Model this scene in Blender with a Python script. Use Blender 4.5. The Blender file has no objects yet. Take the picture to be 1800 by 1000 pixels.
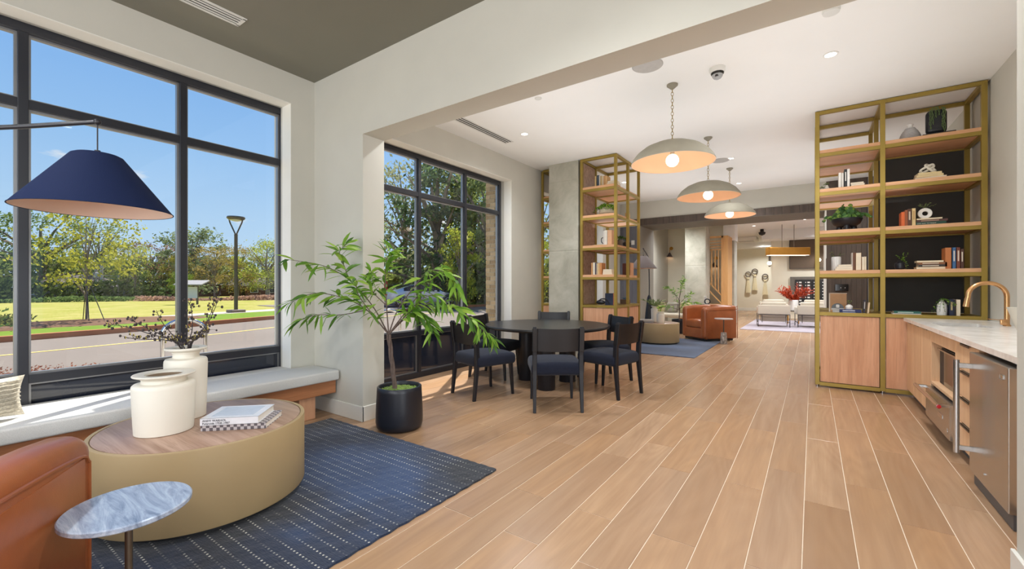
import bpy, bmesh, math, random
from mathutils import Vector, Matrix, Euler, Quaternion
random.seed(11)
SC = bpy.context.scene
COL = SC.collection
PI = math.pi
R = math.radians

# ------------------------------------------------------------------ camera
cam = bpy.data.cameras.new('camera')
cam.sensor_width = 36.0
cam.lens = 755.0 / 1800.0 * 36.0
cam.shift_y = 2.0 / 1800.0
cam.clip_start = 0.05
cam.clip_end = 400
camo = bpy.data.objects.new('camera', cam)
COL.objects.link(camo)
camo.location = (0, 0, 1.28)
camo.rotation_euler = (R(90), 0, math.atan(528 / 755.0))
SC.camera = camo

# ------------------------------------------------------------------ view
SC.view_settings.view_transform = 'Standard'
SC.view_settings.look = 'None'
SC.view_settings.exposure = 0.0
SC.view_settings.gamma = 1.0
SC.view_settings.use_curve_mapping = False
cy = SC.cycles
cy.max_bounces = 10
cy.diffuse_bounces = 5
cy.glossy_bounces = 4
cy.transmission_bounces = 6
cy.transparent_max_bounces = 16
cy.caustics_reflective = False
cy.caustics_refractive = False
cy.sample_clamp_indirect = 4.0
cy.use_denoising = True

# ------------------------------------------------------------------ world: clear autumn sky with a few small clouds
W = bpy.data.worlds.new('sky')
SC.world = W
W.use_nodes = True
nt = W.node_tree
nt.nodes.clear()
def wn(t, **k):
    n = nt.nodes.new(t)
    for a, b in k.items():
        setattr(n, a, b)
    return n
tc = wn('ShaderNodeTexCoord')
sep = wn('ShaderNodeSeparateXYZ')
nt.links.new(tc.outputs['Generated'], sep.inputs[0])
ramp = wn('ShaderNodeValToRGB')
e = ramp.color_ramp.elements
e[0].position = 0.0; e[0].color = (0.62, 0.80, 0.98, 1)
e[1].position = 1.0; e[1].color = (0.07, 0.22, 0.72, 1)
for p, c in ((0.10, (0.50, 0.73, 0.98, 1)), (0.25, (0.34, 0.60, 0.96, 1)), (0.45, (0.20, 0.45, 0.91, 1))):
    x = e.new(p); x.color = c
nt.links.new(sep.outputs['Z'], ramp.inputs[0])
mp = wn('ShaderNodeMapping')
mp.inputs['Scale'].default_value = (1.0, 1.0, 3.2)
mp.inputs['Location'].default_value = (0.35, 0.1, 0.05)
nt.links.new(tc.outputs['Generated'], mp.inputs[0])
nz = wn('ShaderNodeTexNoise')
nz.inputs['Scale'].default_value = 5.0
nz.inputs['Detail'].default_value = 7.0
nz.inputs['Roughness'].default_value = 0.55
nt.links.new(mp.outputs[0], nz.inputs['Vector'])
cr = wn('ShaderNodeValToRGB')
cr.color_ramp.elements[0].position = 0.60
cr.color_ramp.elements[0].color = (0, 0, 0, 1)
cr.color_ramp.elements[1].position = 0.69
cr.color_ramp.elements[1].color = (1, 1, 1, 1)
nt.links.new(nz.outputs['Fac'], cr.inputs[0])
mx = wn('ShaderNodeMixRGB')
mx.inputs[2].default_value = (0.98, 0.97, 0.96, 1)
nt.links.new(cr.outputs[0], mx.inputs[0])
nt.links.new(ramp.outputs[0], mx.inputs[1])
bg = wn('ShaderNodeBackground')
bg.inputs[1].default_value = 0.95
nt.links.new(mx.outputs[0], bg.inputs[0])
wo = wn('ShaderNodeOutputWorld')
nt.links.new(bg.outputs[0], wo.inputs[0])

# ------------------------------------------------------------------ sun: low over the windows, almost along the facade
TO_SUN = Vector((-0.53 * math.cos(R(57)), 0.848 * math.cos(R(57)), math.sin(R(57)))).normalized()
sl = bpy.data.lights.new('sun', 'SUN')
sl.energy = 9.5
sl.angle = R(0.55)
sl.color = (1.0, 0.95, 0.86)
so = bpy.data.objects.new('sun', sl)
so.rotation_euler = (-TO_SUN).to_track_quat('-Z', 'Y').to_euler()
so.location = (-20, 30, 40)
COL.objects.link(so)

# large added fill lights behind and beside the camera, standing for unseen windows
def area(name, loc, size, sizey, power, color, direction):
    l = bpy.data.lights.new(name, 'AREA')
    l.shape = 'RECTANGLE'; l.size = size; l.size_y = sizey
    l.energy = power; l.color = color
    o = bpy.data.objects.new(name, l)
    o.location = loc
    o.rotation_euler = Vector(direction).to_track_quat('-Z', 'Z' if abs(direction[2]) < .9 else 'Y').to_euler()
    COL.objects.link(o)
    return o
area('fill_light_back', (-0.4, -4.35, 1.75), 6.2, 2.6, 290, (0.96, 0.98, 1.0), (0, 1, 0.0))
area('fill_light_side', (4.3, -0.9, 1.7), 5.0, 2.4, 215, (0.96, 0.98, 1.0), (-1, 0, 0.0))
# added upward fill that brightens the pale ceiling, no fitting hangs there
area('ceiling_fill', (-1.2, 4.95, 2.35), 4.4, 3.9, 42, (0.93, 0.965, 1.0), (0, 0, 1))
area('ceiling_fill', (-1.2, 9.1, 2.35), 4.4, 3.6, 34, (0.93, 0.965, 1.0), (0, 0, 1))

# recessed downlights (the fittings are built further down at the same places)
DOWNLIGHTS = [(0.143, 5.11, 3.49), (-3.435, 5.23, 3.49), (-1.16, 8.28, 3.49), (1.1, 9.9, 3.49), (-3.3, 8.9, 3.49), (0.15, 3.35, 3.49), (-3.0, 3.5, 3.49), (-1.3, 10.4, 3.49),  # visible ones first, then dining room lamps added as fill
              (-3.5, 13.4, 3.4), (-1.0, 13.6, 3.4), (-1.7, 17.4, 3.4), (-0.2, 16.6, 3.4), (-2.6, 21.5, 3.4), (-1.9, 23.6, 3.4), (0.6, 18.6, 3.4), (1.2, 14.0, 3.4),
              (-3.0, -0.6, 3.41), (-0.9, 1.3, 3.41), (0.6, -0.6, 3.41), (-0.9, -2.0, 3.41)]  # front lounge lamps, out of view and added as fill
for i, (x, y, z) in enumerate(DOWNLIGHTS):
    l = bpy.data.lights.new('downlight_lamp', 'SPOT')
    l.energy = 330 if i == 8 else (45 if i == 2 else 150) if y < 11 else (800 if x < -2 else 340)
    l.color = (0.95, 0.975, 1.0)
    l.spot_size = R(150)
    l.spot_blend = 0.9
    l.shadow_soft_size = 0.09
    o = bpy.data.objects.new('downlight_lamp', l)
    o.location = (x, y, z - 0.03)
    COL.objects.link(o)

# ------------------------------------------------------------------ material helpers
def s2l(c):
    return tuple((v / 255.0 / 12.92 if v <= 10 else ((v / 255.0 + 0.055) / 1.055) ** 2.4) for v in c)
class NG:
    def __init__(s, name):
        s.m = bpy.data.materials.new(name)
        s.m.use_nodes = True
        s.t = s.m.node_tree
        s.t.nodes.clear()
        s.out = s.t.nodes.new('ShaderNodeOutputMaterial')
    def n(s, t, ins=None, **k):
        x = s.t.nodes.new(t)
        for a, b in k.items():
            setattr(x, a, b)
        if ins:
            for a, b in ins.items():
                if isinstance(b, bpy.types.NodeSocket):
                    s.t.links.new(b, x.inputs[a])
                else:
                    x.inputs[a].default_value = b
        return x
    def coord(s, scale=(1, 1, 1), kind='Object', rnd=0.0):
        c = s.n('ShaderNodeTexCoord').outputs[kind]
        if rnd:
            oi = s.n('ShaderNodeObjectInfo').outputs['Random']
            m = s.n('ShaderNodeMath', {0: oi, 1: rnd}, operation='MULTIPLY').outputs[0]
            cb = s.n('ShaderNodeCombineXYZ', {0: m, 1: m, 2: m}).outputs[0]
            c = s.n('ShaderNodeVectorMath', {0: c, 1: cb}, operation='ADD').outputs[0]
        return s.n('ShaderNodeMapping', {'Vector': c, 'Scale': scale}).outputs[0]
    def noise(s, v, scale, detail=3.0, rough=.5, dist=0.0):
        return s.n('ShaderNodeTexNoise', {'Vector': v, 'Scale': scale, 'Detail': detail, 'Roughness': rough, 'Distortion': dist}).outputs['Fac']
    def ramp(s, f, stops):
        r = s.n('ShaderNodeValToRGB', {0: f})
        e = r.color_ramp.elements
        e[0].position, e[0].color = stops[0][0], tuple(stops[0][1]) + (1,)
        e[1].position, e[1].color = stops[-1][0], tuple(stops[-1][1]) + (1,)
        for p, c in stops[1:-1]:
            q = e.new(p); q.color = tuple(c) + (1,)
        return r.outputs[0]
    def mix(s, f, a, b, mode='MIX'):
        a = a if isinstance(a, bpy.types.NodeSocket) else tuple(a) + (1,)
        b = b if isinstance(b, bpy.types.NodeSocket) else tuple(b) + (1,)
        return s.n('ShaderNodeMixRGB', {0: f, 1: a, 2: b}, blend_type=mode).outputs[0]
    def math(s, op, a, b=0.0):
        return s.n('ShaderNodeMath', {0: a, 1: b}, operation=op).outputs[0]
    def bsdf(s, color, rough=.5, metal=0.0, bump=None, bstr=.2, bdist=.01, spec=.5, **k):
        p = s.n('ShaderNodeBsdfPrincipled')
        def put(key, v):
            if isinstance(v, bpy.types.NodeSocket):
                s.t.links.new(v, p.inputs[key])
            else:
                p.inputs[key].default_value = v
        put('Base Color', color if isinstance(color, bpy.types.NodeSocket) else tuple(color) + (1,))
        put('Roughness', rough); put('Metallic', metal); put('Specular IOR Level', spec)
        for a, b in k.items():
            put(a.replace('_', ' '), b)
        if bump is not None:
            b = s.n('ShaderNodeBump', {'Strength': bstr, 'Distance': bdist, 'Height': bump})
            s.t.links.new(b.outputs[0], p.inputs['Normal'])
        s.t.links.new(p.outputs[0], s.out.inputs[0])
        return s.m

def plain(name, c, rough=.5, metal=0.0, var=.06, nscale=6, bscale=60, bstr=.08, bdist=.002, spec=.5, **k):
    g = NG(name)
    v = g.coord()
    f = g.noise(v, nscale, 4)
    a = tuple(x * (1 - var) for x in c); b = tuple(min(1, x * (1 + var)) for x in c)
    col = g.ramp(f, [(0.3, a), (0.7, b)])
    return g.bsdf(col, rough, metal, bump=g.noise(v, bscale, 3), bstr=bstr, bdist=bdist, spec=spec, **k)

def wood(name, c1, c2, axis=2, rough=.45, scale=1.0, fine=1.0, spec=.4):
    g = NG(name)
    sc = [14.0, 14.0, 14.0]; sc[axis] = 0.9
    v = g.coord(tuple(x * scale for x in sc), rnd=17.0)
    f = g.noise(v, 1.0, 5, .6, .6)
    sc2 = [120.0, 120.0, 120.0]; sc2[axis] = 3.0
    f2 = g.noise(g.coord(tuple(x * scale for x in sc2), rnd=5.0), 1.0, 3, .6)
    m = tuple((a + b) / 2 for a, b in zip(c1, c2))
    col = g.ramp(f, [(0.28, c2), (0.5, m), (0.72, c1)])
    d = tuple(x * .72 for x in c2)
    col = g.mix(g.math('MULTIPLY', g.math('GREATER_THAN', f2, .60), .35 * fine), col, d)
    return g.bsdf(col, rough, 0, bump=f2, bstr=.12, bdist=.002, spec=spec)

def fabric(name, c, rough=.95, scale=260, var=.25, sheen=.2):
    g = NG(name)
    v = g.coord()
    f = g.noise(v, scale, 2, .7)
    f2 = g.noise(v, 5, 3)
    a = tuple(x * (1 - var) for x in c); b = tuple(min(1, x * (1 + var)) for x in c)
    col = g.ramp(f, [(0.3, a), (0.7, b)])
    col = g.mix(g.math('MULTIPLY', f2, .25), col, tuple(x * .8 for x in c))
    return g.bsdf(col, rough, 0, bump=f, bstr=.5, bdist=.002, spec=.2, Sheen_Weight=sheen)

def leather(name, c, rough=.42):
    g = NG(name)
    v = g.coord()
    f = g.noise(v, 3.5, 5, .6)
    vo = g.n('ShaderNodeTexVoronoi', {'Vector': v, 'Scale': 260.0}).outputs['Distance']
    col = g.ramp(f, [(0.3, tuple(x * .78 for x in c)), (0.55, c), (0.75, tuple(min(1, x * 1.18) for x in c))])
    return g.bsdf(col, rough, 0, bump=vo, bstr=.12, bdist=.001, spec=.5)

def emit(name, c, strength):
    g = NG(name)
    x = g.n('ShaderNodeEmission', {'Color': tuple(c) + (1,), 'Strength': strength})
    g.t.links.new(x.outputs[0], g.out.inputs[0])
    return g.m

M = {}
M['wall'] = plain('wall_paint', s2l((203, 200, 189)), .85, var=.02, nscale=3, bscale=140, bstr=.10)
M['wall_warm'] = plain('warm_wall_paint', s2l((226, 219, 200)), .85, var=.02, nscale=3, bscale=140, bstr=.06)
M['reveal'] = plain('reveal_paint', s2l((236, 234, 226)), .8, var=.015, bscale=120, bstr=.05)
M['ceiling'] = plain('ceiling_paint', s2l((246, 246, 244)), .9, var=.01, nscale=2, bscale=120, bstr=.04)
M['ceiling_taupe'] = plain('taupe_ceiling_paint', s2l((121, 118, 105)), .42, var=.03, nscale=2, bscale=140, bstr=.06)
M['baseboard'] = plain('baseboard_paint', s2l((226, 224, 216)), .5, var=.01)
M['concrete'] = (lambda g: g.bsdf(
    g.mix(g.math('MULTIPLY', g.noise(g.coord(), 22, 6, .7), .5), g.ramp(g.noise(g.coord(), 2.2, 6, .65, .4), [(0.3, s2l((150, 147, 132))), (0.5, s2l((181, 178, 163))), (0.7, s2l((203, 200, 187)))]), s2l((170, 168, 155))),
    .85, bump=g.noise(g.coord(), 30, 6, .7), bstr=.25, bdist=.004))(NG('concrete'))
M['vase_inside'] = plain('vase_inside_painted_shade', s2l((150, 128, 104)), .8)  # darker colour stands in for the shade inside the vase mouth
M['soffit'] = plain('soffit_brown', s2l((104, 96, 84)), .6)
M['black_metal'] = plain('window_black_metal', s2l((30, 32, 40)), .36, var=.08, bstr=.03, spec=.6)
M['alu'] = plain('window_aluminium', s2l((150, 150, 150)), .35, .7, var=.05, bstr=.03)
M['brass'] = plain('olive_brass', s2l((158, 134, 62)), .42, .4, var=.08, nscale=4, bscale=90, bstr=.04)
M['brass_bright'] = plain('brushed_brass', s2l((205, 150, 70)), .32, .85, var=.05, bstr=.04)
M['copper'] = plain('brushed_copper_gold', s2l((222, 172, 122)), .26, .9, var=.04, bstr=.03)
M['oak'] = wood('oak_panel', s2l((226, 176, 140)), s2l((200, 146, 110)), 2)
M['oak_h'] = wood('oak_shelf', s2l((232, 184, 142)), s2l((208, 154, 112)), 0)
M['oak_y'] = wood('oak_bench', s2l((196, 134, 92)), s2l((164, 104, 66)), 1)
M['oak_cab'] = wood('oak_cabinet', s2l((236, 198, 158)), s2l((216, 172, 130)), 2)
M['oak_screen'] = wood('honey_oak_screen', s2l((228, 182, 124)), s2l((208, 156, 100)), 2)
M['walnut'] = wood('dark_wood_cladding', s2l((96, 82, 72)), s2l((70, 60, 54)), 2, .6)
M['black_wood'] = wood('black_stained_wood', s2l((30, 30, 36)), s2l((20, 20, 25)), 2, .4, fine=.5)
M['black_panel'] = plain('charcoal_back_panel', s2l((54, 53, 50)), .7, var=.05)
M['table_top'] = wood('black_table_top', s2l((50, 49, 50)), s2l((36, 35, 36)), 0, .3, fine=.4)
M['navy_seat'] = fabric('navy_charcoal_fabric', s2l((28, 32, 46)), scale=300, var=.5, sheen=.1)
M['black_leather'] = leather('black_brown_leather', s2l((22, 20, 23)), .4)
M['tan_leather'] = leather('cognac_leather', s2l((160, 90, 50)), .3)
M['cushion'] = fabric('pale_grey_cushion', s2l((216, 214, 210)), scale=220, var=.10)
M['knit'] = fabric('cream_knit', s2l((214, 206, 188)), scale=80, var=.3)
M['olive_fabric'] = fabric('olive_fabric', s2l((168, 158, 118)), scale=120, var=.15)
M['cream_fabric'] = fabric('cream_boucle', s2l((196, 186, 170)), scale=160, var=.12)
M['taupe_fabric'] = fabric('taupe_fabric', s2l((140, 134, 122)), scale=160, var=.12)
M['ceramic'] = plain('matte_white_ceramic', s2l((230, 224, 210)), .6, var=.02, nscale=5, bscale=50, bstr=.08)
M['ceramic_white'] = plain('white_ceramic', s2l((238, 236, 232)), .3, var=.01)
M['pot_black'] = plain('black_pot', s2l((27, 29, 37)), .36, var=.1)
M['moss'] = fabric('moss', s2l((104, 128, 44)), scale=60, var=.5)
M['pendant'] = plain('greige_plaster', s2l((152, 146, 130)), .8, var=.06, nscale=9)
M['pendant_in'] = plain('warm_inner_shade', s2l((238, 192, 152)), .75, var=.02)
M['bulb'] = emit('glowing_bulb', (1.0, 0.82, 0.62), 7.5)
M['glow'] = emit('downlight_lens', (1.0, 0.93, 0.84), 9.0)
M['navy_shade'] = fabric('navy_shade', s2l((20, 33, 68)), .8, 300, .1, .0)
M['brown_shade'] = fabric('brown_shade', s2l((92, 82, 80)), .8, 300, .1)
M['pink_in'] = plain('pale_inner_shade', s2l((236, 208, 190)), .8, var=.02)
M['lamp_black'] = plain('black_lamp_metal', s2l((36, 36, 42)), .35, var=.05)
M['bronze'] = plain('dark_bronze', s2l((92, 84, 74)), .35, .6)
M['steel'] = (lambda g: g.bsdf(s2l((186, 180, 172)), .26, .92, bump=g.noise(g.coord((2, 2, 160)), 1.0, 2), bstr=.06, bdist=.001))(NG('brushed_steel'))
M['chrome'] = plain('chrome', s2l((200, 202, 204)), .14, 1.0, var=.01)
M['black_gloss'] = plain('black_glass', s2l((30, 24, 22)), .08, var=.02, bstr=0.0)
M['dark_plastic'] = plain('dark_plastic', s2l((34, 34, 36)), .5)
M['toekick'] = plain('grey_toe_kick', s2l((92, 90, 90)), .5)
M['quartz'] = (lambda g: g.bsdf(g.ramp(g.noise(g.coord(), 6, 6, .6, 1.0), [(0.35, s2l((226, 220, 212))), (0.6, s2l((244, 240, 234)))]), .22))(NG('white_quartz'))
M['marble_blue'] = (lambda g: g.bsdf(g.ramp(g.noise(g.coord((1.2, 7, 6)), 2.2, 8, .7, 1.6), [(0.3, s2l((104, 118, 142))), (0.5, s2l((160, 174, 196))), (0.62, s2l((186, 198, 214))), (0.72, s2l((216, 220, 226)))]), .25))(NG('blue_grey_marble'))
M['marble_grey'] = (lambda g: g.bsdf(g.ramp(g.noise(g.coord(), 9, 6, .7, 1.6), [(0.35, s2l((96, 88, 84))), (0.5, s2l((150, 142, 136))), (0.65, s2l((222, 216, 210)))]), .3))(NG('veined_marble'))
M['drum'] = plain('sand_lacquer_drum', s2l((172, 148, 108)), .55, var=.05, nscale=2.5, bscale=40, bstr=.05)
M['drum_top'] = wood('weathered_oak_top', s2l((190, 160, 140)), s2l((140, 108, 88)), 0, .38, 1.2, spec=.5)
M['switch_white'] = plain('white_plastic', s2l((236, 236, 232)), .4, var=.01)
M['vent_white'] = plain('vent_white', s2l((224, 224, 220)), .5, var=.01)
M['slot_black'] = plain('slot_black', s2l((30, 30, 30)), .8)
M['bark'] = (lambda g: g.bsdf(g.ramp(g.noise(g.coord((30, 30, 8)), 1.0, 4, .6), [(0.35, s2l((92, 80, 70))), (0.65, s2l((160, 146, 130)))]), .9, bump=g.noise(g.coord((60, 60, 12)), 1.0, 4), bstr=.5, bdist=.01))(NG('bark'))
M['bark_dark'] = plain('brown_stem', s2l((98, 82, 74)), .85, var=.2, nscale=30, bscale=60, bstr=.4)
M['twig'] = plain('dark_twig', s2l((62, 54, 52)), .8, var=.2, nscale=30)

def leafmat(name, c1, c2, trans=.35, c3=None):
    g = NG(name)
    r = g.n('ShaderNodeNewGeometry').outputs['Random Per Island']
    oi = g.n('ShaderNodeObjectInfo').outputs['Random']
    f = g.math('FRACT', g.math('ADD', r, oi))
    st = [(0.0, c1), (1.0, c2)] if c3 is None else [(0.0, c1), (0.55, c2), (1.0, c3)]
    col = g.ramp(f, st)
    d = g.n('ShaderNodeBsdfPrincipled', {'Base Color': col, 'Roughness': .45, 'Specular IOR Level': .35})
    t = g.n('ShaderNodeBsdfTranslucent', {'Color': g.mix(.5, col, tuple(min(1, x * 1.6) for x in c2))})
    m = g.n('ShaderNodeMixShader', {0: trans, 1: d.outputs[0], 2: t.outputs[0]})
    g.t.links.new(m.outputs[0], g.out.inputs[0])
    return g.m
M['leaf'] = leafmat('willow_leaf', s2l((54, 94, 38)), s2l((116, 160, 54)), .4, s2l((178, 206, 92)))
M['leaf_grey'] = leafmat('grey_green_leaf', s2l((96, 116, 76)), s2l((140, 156, 96)), .3)
M['leaf_dark'] = leafmat('dark_glossy_leaf', s2l((34, 70, 34)), s2l((66, 112, 52)), .15, s2l((128, 158, 66)))
M['leaf_pearl'] = leafmat('string_leaf', s2l((84, 108, 62)), s2l((128, 148, 92)), .15)
M['leaf_rust'] = leafmat('rust_leaf', s2l((138, 44, 22)), s2l((196, 78, 42)), .25)
def glassmat():
    g = NG('window_glass')
    f = g.n('ShaderNodeLayerWeight', {'Blend': .5}).outputs['Facing']
    f = g.math('ADD', g.math('MULTIPLY', g.math('POWER', f, 5.0), .55), .022)
    t = g.n('ShaderNodeBsdfTransparent', {'Color': (.985, .99, .99, 1)}).outputs[0]
    r = g.n('ShaderNodeBsdfGlossy', {'Roughness': 0.0, 'Color': (1, 1, 1, 1)}).outputs[0]
    g.t.links.new(g.n('ShaderNodeMixShader', {0: f, 1: t, 2: r}).outputs[0], g.out.inputs[0])
    return g.m
M['glass'] = glassmat()
M['spandrel'] = plain('dark_spandrel_glass', s2l((34, 38, 50)), .07, var=.03, bstr=0.0, spec=.8)

_cc = {}
def cmat(rgb, rough=.6, kind='paper'):
    k = (rgb, rough, kind)
    if k not in _cc:
        _cc[k] = plain('%s_%d_%d_%d' % ((kind,) + rgb), s2l(rgb), rough, var=.05, nscale=20, bscale=200, bstr=.05)
    return _cc[k]

# ------------------------------------------------------------------ mesh helpers
class MB:
    def __init__(s):
        s.v = []; s.f = []; s.mi = []; s.cur = 0
    def add(s, vs, fs):
        o = len(s.v)
        s.v += [tuple(p) for p in vs]
        for f in fs:
            s.f.append(tuple(i + o for i in f)); s.mi.append(s.cur)
        return s
    def box(s, x0, y0, z0, x1, y1, z1, M4=None):
        vs = [(x, y, z) for z in (z0, z1) for y in (y0, y1) for x in (x0, x1)]
        if M4 is not None:
            vs = [M4 @ Vector(p) for p in vs]
        return s.add(vs, [(0, 2, 3, 1), (4, 5, 7, 6), (0, 1, 5, 4), (2, 6, 7, 3), (0, 4, 6, 2), (1, 3, 7, 5)])
    def rbox(s, x0, y0, z0, x1, y1, z1, r=.01, seg=3, M4=None, dome=0.0, cuts=0):
        bm = bmesh.new()
        bmesh.ops.create_cube(bm, size=1)
        bmesh.ops.scale(bm, vec=(x1 - x0, y1 - y0, z1 - z0), verts=bm.verts)
        bmesh.ops.translate(bm, vec=((x0 + x1) / 2, (y0 + y1) / 2, (z0 + z1) / 2), verts=bm.verts)
        bmesh.ops.bevel(bm, geom=list(bm.edges), offset=r, segments=seg, profile=.5, affect='EDGES')
        if cuts:
            bmesh.ops.subdivide_edges(bm, edges=[e for e in bm.edges if e.calc_length() > max(r * 2.2, .05)], cuts=cuts, use_grid_fill=True)
        if dome:
            for v in bm.verts:
                a = max(0, 1 - (2 * (v.co.x - (x0 + x1) / 2) / (x1 - x0)) ** 2); b = max(0, 1 - (2 * (v.co.y - (y0 + y1) / 2) / (y1 - y0)) ** 2)
                if v.co.z > (z0 + z1) / 2:
                    v.co.z += dome * math.sqrt(a * b)
        bm.verts.index_update()
        vs = [(M4 @ v.co if M4 is not None else v.co.copy()) for v in bm.verts]
        fs = [tuple(v.index for v in f.verts) for f in bm.faces]
        bm.free()
        return s.add(vs, fs)
    def lathe(s, prof, c=(0, 0, 0), n=32, cap0=True, cap1=True, M4=None, sx=1.0, sy=1.0):
        vs = []; fs = []
        for (r, z) in prof:
            for i in range(n):
                a = 2 * PI * i / n
                p = Vector((c[0] + r * math.cos(a) * sx, c[1] + r * math.sin(a) * sy, c[2] + z))
                vs.append(M4 @ p if M4 is not None else p)
        for k in range(len(prof) - 1):
            for i in range(n):
                j = (i + 1) % n
                fs.append((k * n + i, k * n + j, (k + 1) * n + j, (k + 1) * n + i))
        if cap0: fs.append(tuple(reversed(range(n))))
        if cap1: fs.append(tuple((len(prof) - 1) * n + i for i in range(n)))
        return s.add(vs, fs)
    def cyl(s, c, r, h, n=20, r2=None, M4=None):
        return s.lathe([(r, 0), (r if r2 is None else r2, h)], c, n, M4=M4)
    def tube(s, pts, rad, n=8, closed=False):
        pts = [Vector(p) for p in pts]
        m = len(pts)
        rs = rad if isinstance(rad, (list, tuple)) else [rad] * m
        vs = []; fs = []
        up = None
        for i, p in enumerate(pts):
            if closed:
                t = pts[(i + 1) % m] - pts[(i - 1) % m]
            else:
                t = pts[min(i + 1, m - 1)] - pts[max(i - 1, 0)]
            t.normalize()
            if up is None:
                up = t.orthogonal().normalized()
            up = (up - t * up.dot(t))
            if up.length < 1e-6: up = t.orthogonal()
            up.normalize()
            b = t.cross(up)
            for k in range(n):
                a = 2 * PI * k / n
                vs.append(p + (up * math.cos(a) + b * math.sin(a)) * rs[i])
        for i in range(m if closed else m - 1):
            j = (i + 1) % m
            for k in range(n):
                l = (k + 1) % n
                fs.append((i * n + k, i * n + l, j * n + l, j * n + k))
        if not closed:
            fs.append(tuple(reversed(range(n)))); fs.append(tuple((m - 1) * n + k for k in range(n)))
        return s.add(vs, fs)
    def bar(s, a, b, w, h, up=(0, 0, 1)):
        a = Vector(a); b = Vector(b); t = (b - a).normalized()
        side = t.cross(Vector(up))
        if side.length < 1e-5: side = Vector((1, 0, 0))
        side.normalize(); u = side.cross(t)
        vs = []
        for p in (a, b):
            for q in ((-1, -1), (1, -1), (1, 1), (-1, 1)):
                vs.append(p + side * q[0] * w / 2 + u * q[1] * h / 2)
        return s.add(vs, [(3, 2, 1, 0), (4, 5, 6, 7), (0, 1, 5, 4), (1, 2, 6, 5), (2, 3, 7, 6), (3, 0, 4, 7)])
    def prism(s, poly, z0, z1, M4=None):
        n = len(poly)
        vs = [(x, y, z0) for x, y in poly] + [(x, y, z1) for x, y in poly]
        if M4 is not None: vs = [M4 @ Vector(p) for p in vs]
        fs = [tuple(reversed(range(n))), tuple(range(n, 2 * n))] + [(i, (i + 1) % n, n + (i + 1) % n, n + i) for i in range(n)]
        return s.add(vs, fs)
    def sphere(s, c, r, n=12, m=8, sc=(1, 1, 1)):
        pr = []
        for k in range(m + 1):
            a = -PI / 2 + PI * k / m
            pr.append((max(1e-4, math.cos(a)) * r, math.sin(a) * r * sc[2]))
        return s.lathe(pr, c, n, sx=sc[0], sy=sc[1])
    def mesh(s, name, mats, smooth=False):
        me = bpy.data.meshes.new(name)
        me.from_pydata(s.v, [], s.f)
        for m in (mats if isinstance(mats, (list, tuple)) else [mats]):
            me.materials.append(m)
        me.polygons.foreach_set('material_index', s.mi)
        if smooth:
            me.polygons.foreach_set('use_smooth', [True] * len(me.polygons))
            try:
                me.set_sharp_from_angle(angle=R(38))
            except Exception:
                pass
        me.validate()
        me.update()
        return me
    def build(s, name, mats, parent=None, loc=None, smooth=False, bevel=0.0, rotz=0.0):
        o = bpy.data.objects.new(name, s.mesh(name, mats, smooth))
        COL.objects.link(o)
        if parent is not None: o.parent = parent
        if loc is not None: o.location = loc
        if rotz: o.rotation_euler = (0, 0, rotz)
        if bevel:
            b = o.modifiers.new('bevel', 'BEVEL'); b.width = bevel; b.segments = 2; b.limit_method = 'ANGLE'
        return o

def tag(o, label, cat, group=None):
    o['label'] = label; o['category'] = cat
    if group: o['group'] = group
    return o
def thing(name, label, cat, loc=(0, 0, 0), rotz=0.0, group=None):
    o = bpy.data.objects.new(name, None)
    o.empty_display_size = .1
    COL.objects.link(o)
    o.location = loc; o.rotation_euler = (0, 0, rotz)
    return tag(o, label, cat, group)
def setting(name, loc=(0, 0, 0)):
    o = bpy.data.objects.new(name, None)
    o.empty_display_size = .1
    COL.objects.link(o); o.location = loc; o['kind'] = 'structure'
    return o
def struct(name, mb, m, smooth=False, parent=None):
    o = mb.build(name, m, parent, smooth=smooth)
    if parent is None: o['kind'] = 'structure'
    return o
def dup(src, loc, rotz, label, group=None):
    r = src.copy(); COL.objects.link(r); r.location = loc; r.rotation_euler = (0, 0, rotz); r['label'] = label
    if group: r['group'] = group
    def rec(a, b):
        for ch in list(a.children):
            c = ch.copy(); COL.objects.link(c); c.parent = b
            rec(ch, c)
    rec(src, r)
    return r
def text(name, body, size, loc, rot, m, parent, align='LEFT', ext=.0006):
    cu = bpy.data.curves.new(name, 'FONT')
    cu.body = body; cu.size = size; cu.align_x = align; cu.extrude = ext; cu.resolution_u = 2
    tmp = bpy.data.objects.new(name, cu)
    COL.objects.link(tmp)
    me = bpy.data.meshes.new_from_object(tmp)
    bpy.data.objects.remove(tmp)
    me.materials.clear(); me.materials.append(m)
    o = bpy.data.objects.new(name, me)
    COL.objects.link(o)
    o.parent = parent; o.location = loc; o.rotation_euler = rot
    return o
def bez(pts, n=12):
    """Catmull-Rom through points"""
    P = [Vector(p) for p in pts]
    P = [P[0] * 2 - P[1]] + P + [P[-1] * 2 - P[-2]]
    out = []
    for i in range(1, len(P) - 2):
        for k in range(n):
            t = k / n
            out.append(.5 * ((2 * P[i]) + (-P[i - 1] + P[i + 1]) * t + (2 * P[i - 1] - 5 * P[i] + 4 * P[i + 1] - P[i + 2]) * t * t + (-P[i - 1] + 3 * P[i] - 3 * P[i + 1] + P[i + 2]) * t ** 3))
    out.append(P[-2])
    return out

# ================================================================== THE SETTING
XW = -4.29      # inner face of the window wall
XG = -4.50      # glazing plane
XR = 1.56       # right wall
H1, H2, H3 = 3.41, 3.49, 3.40

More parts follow.
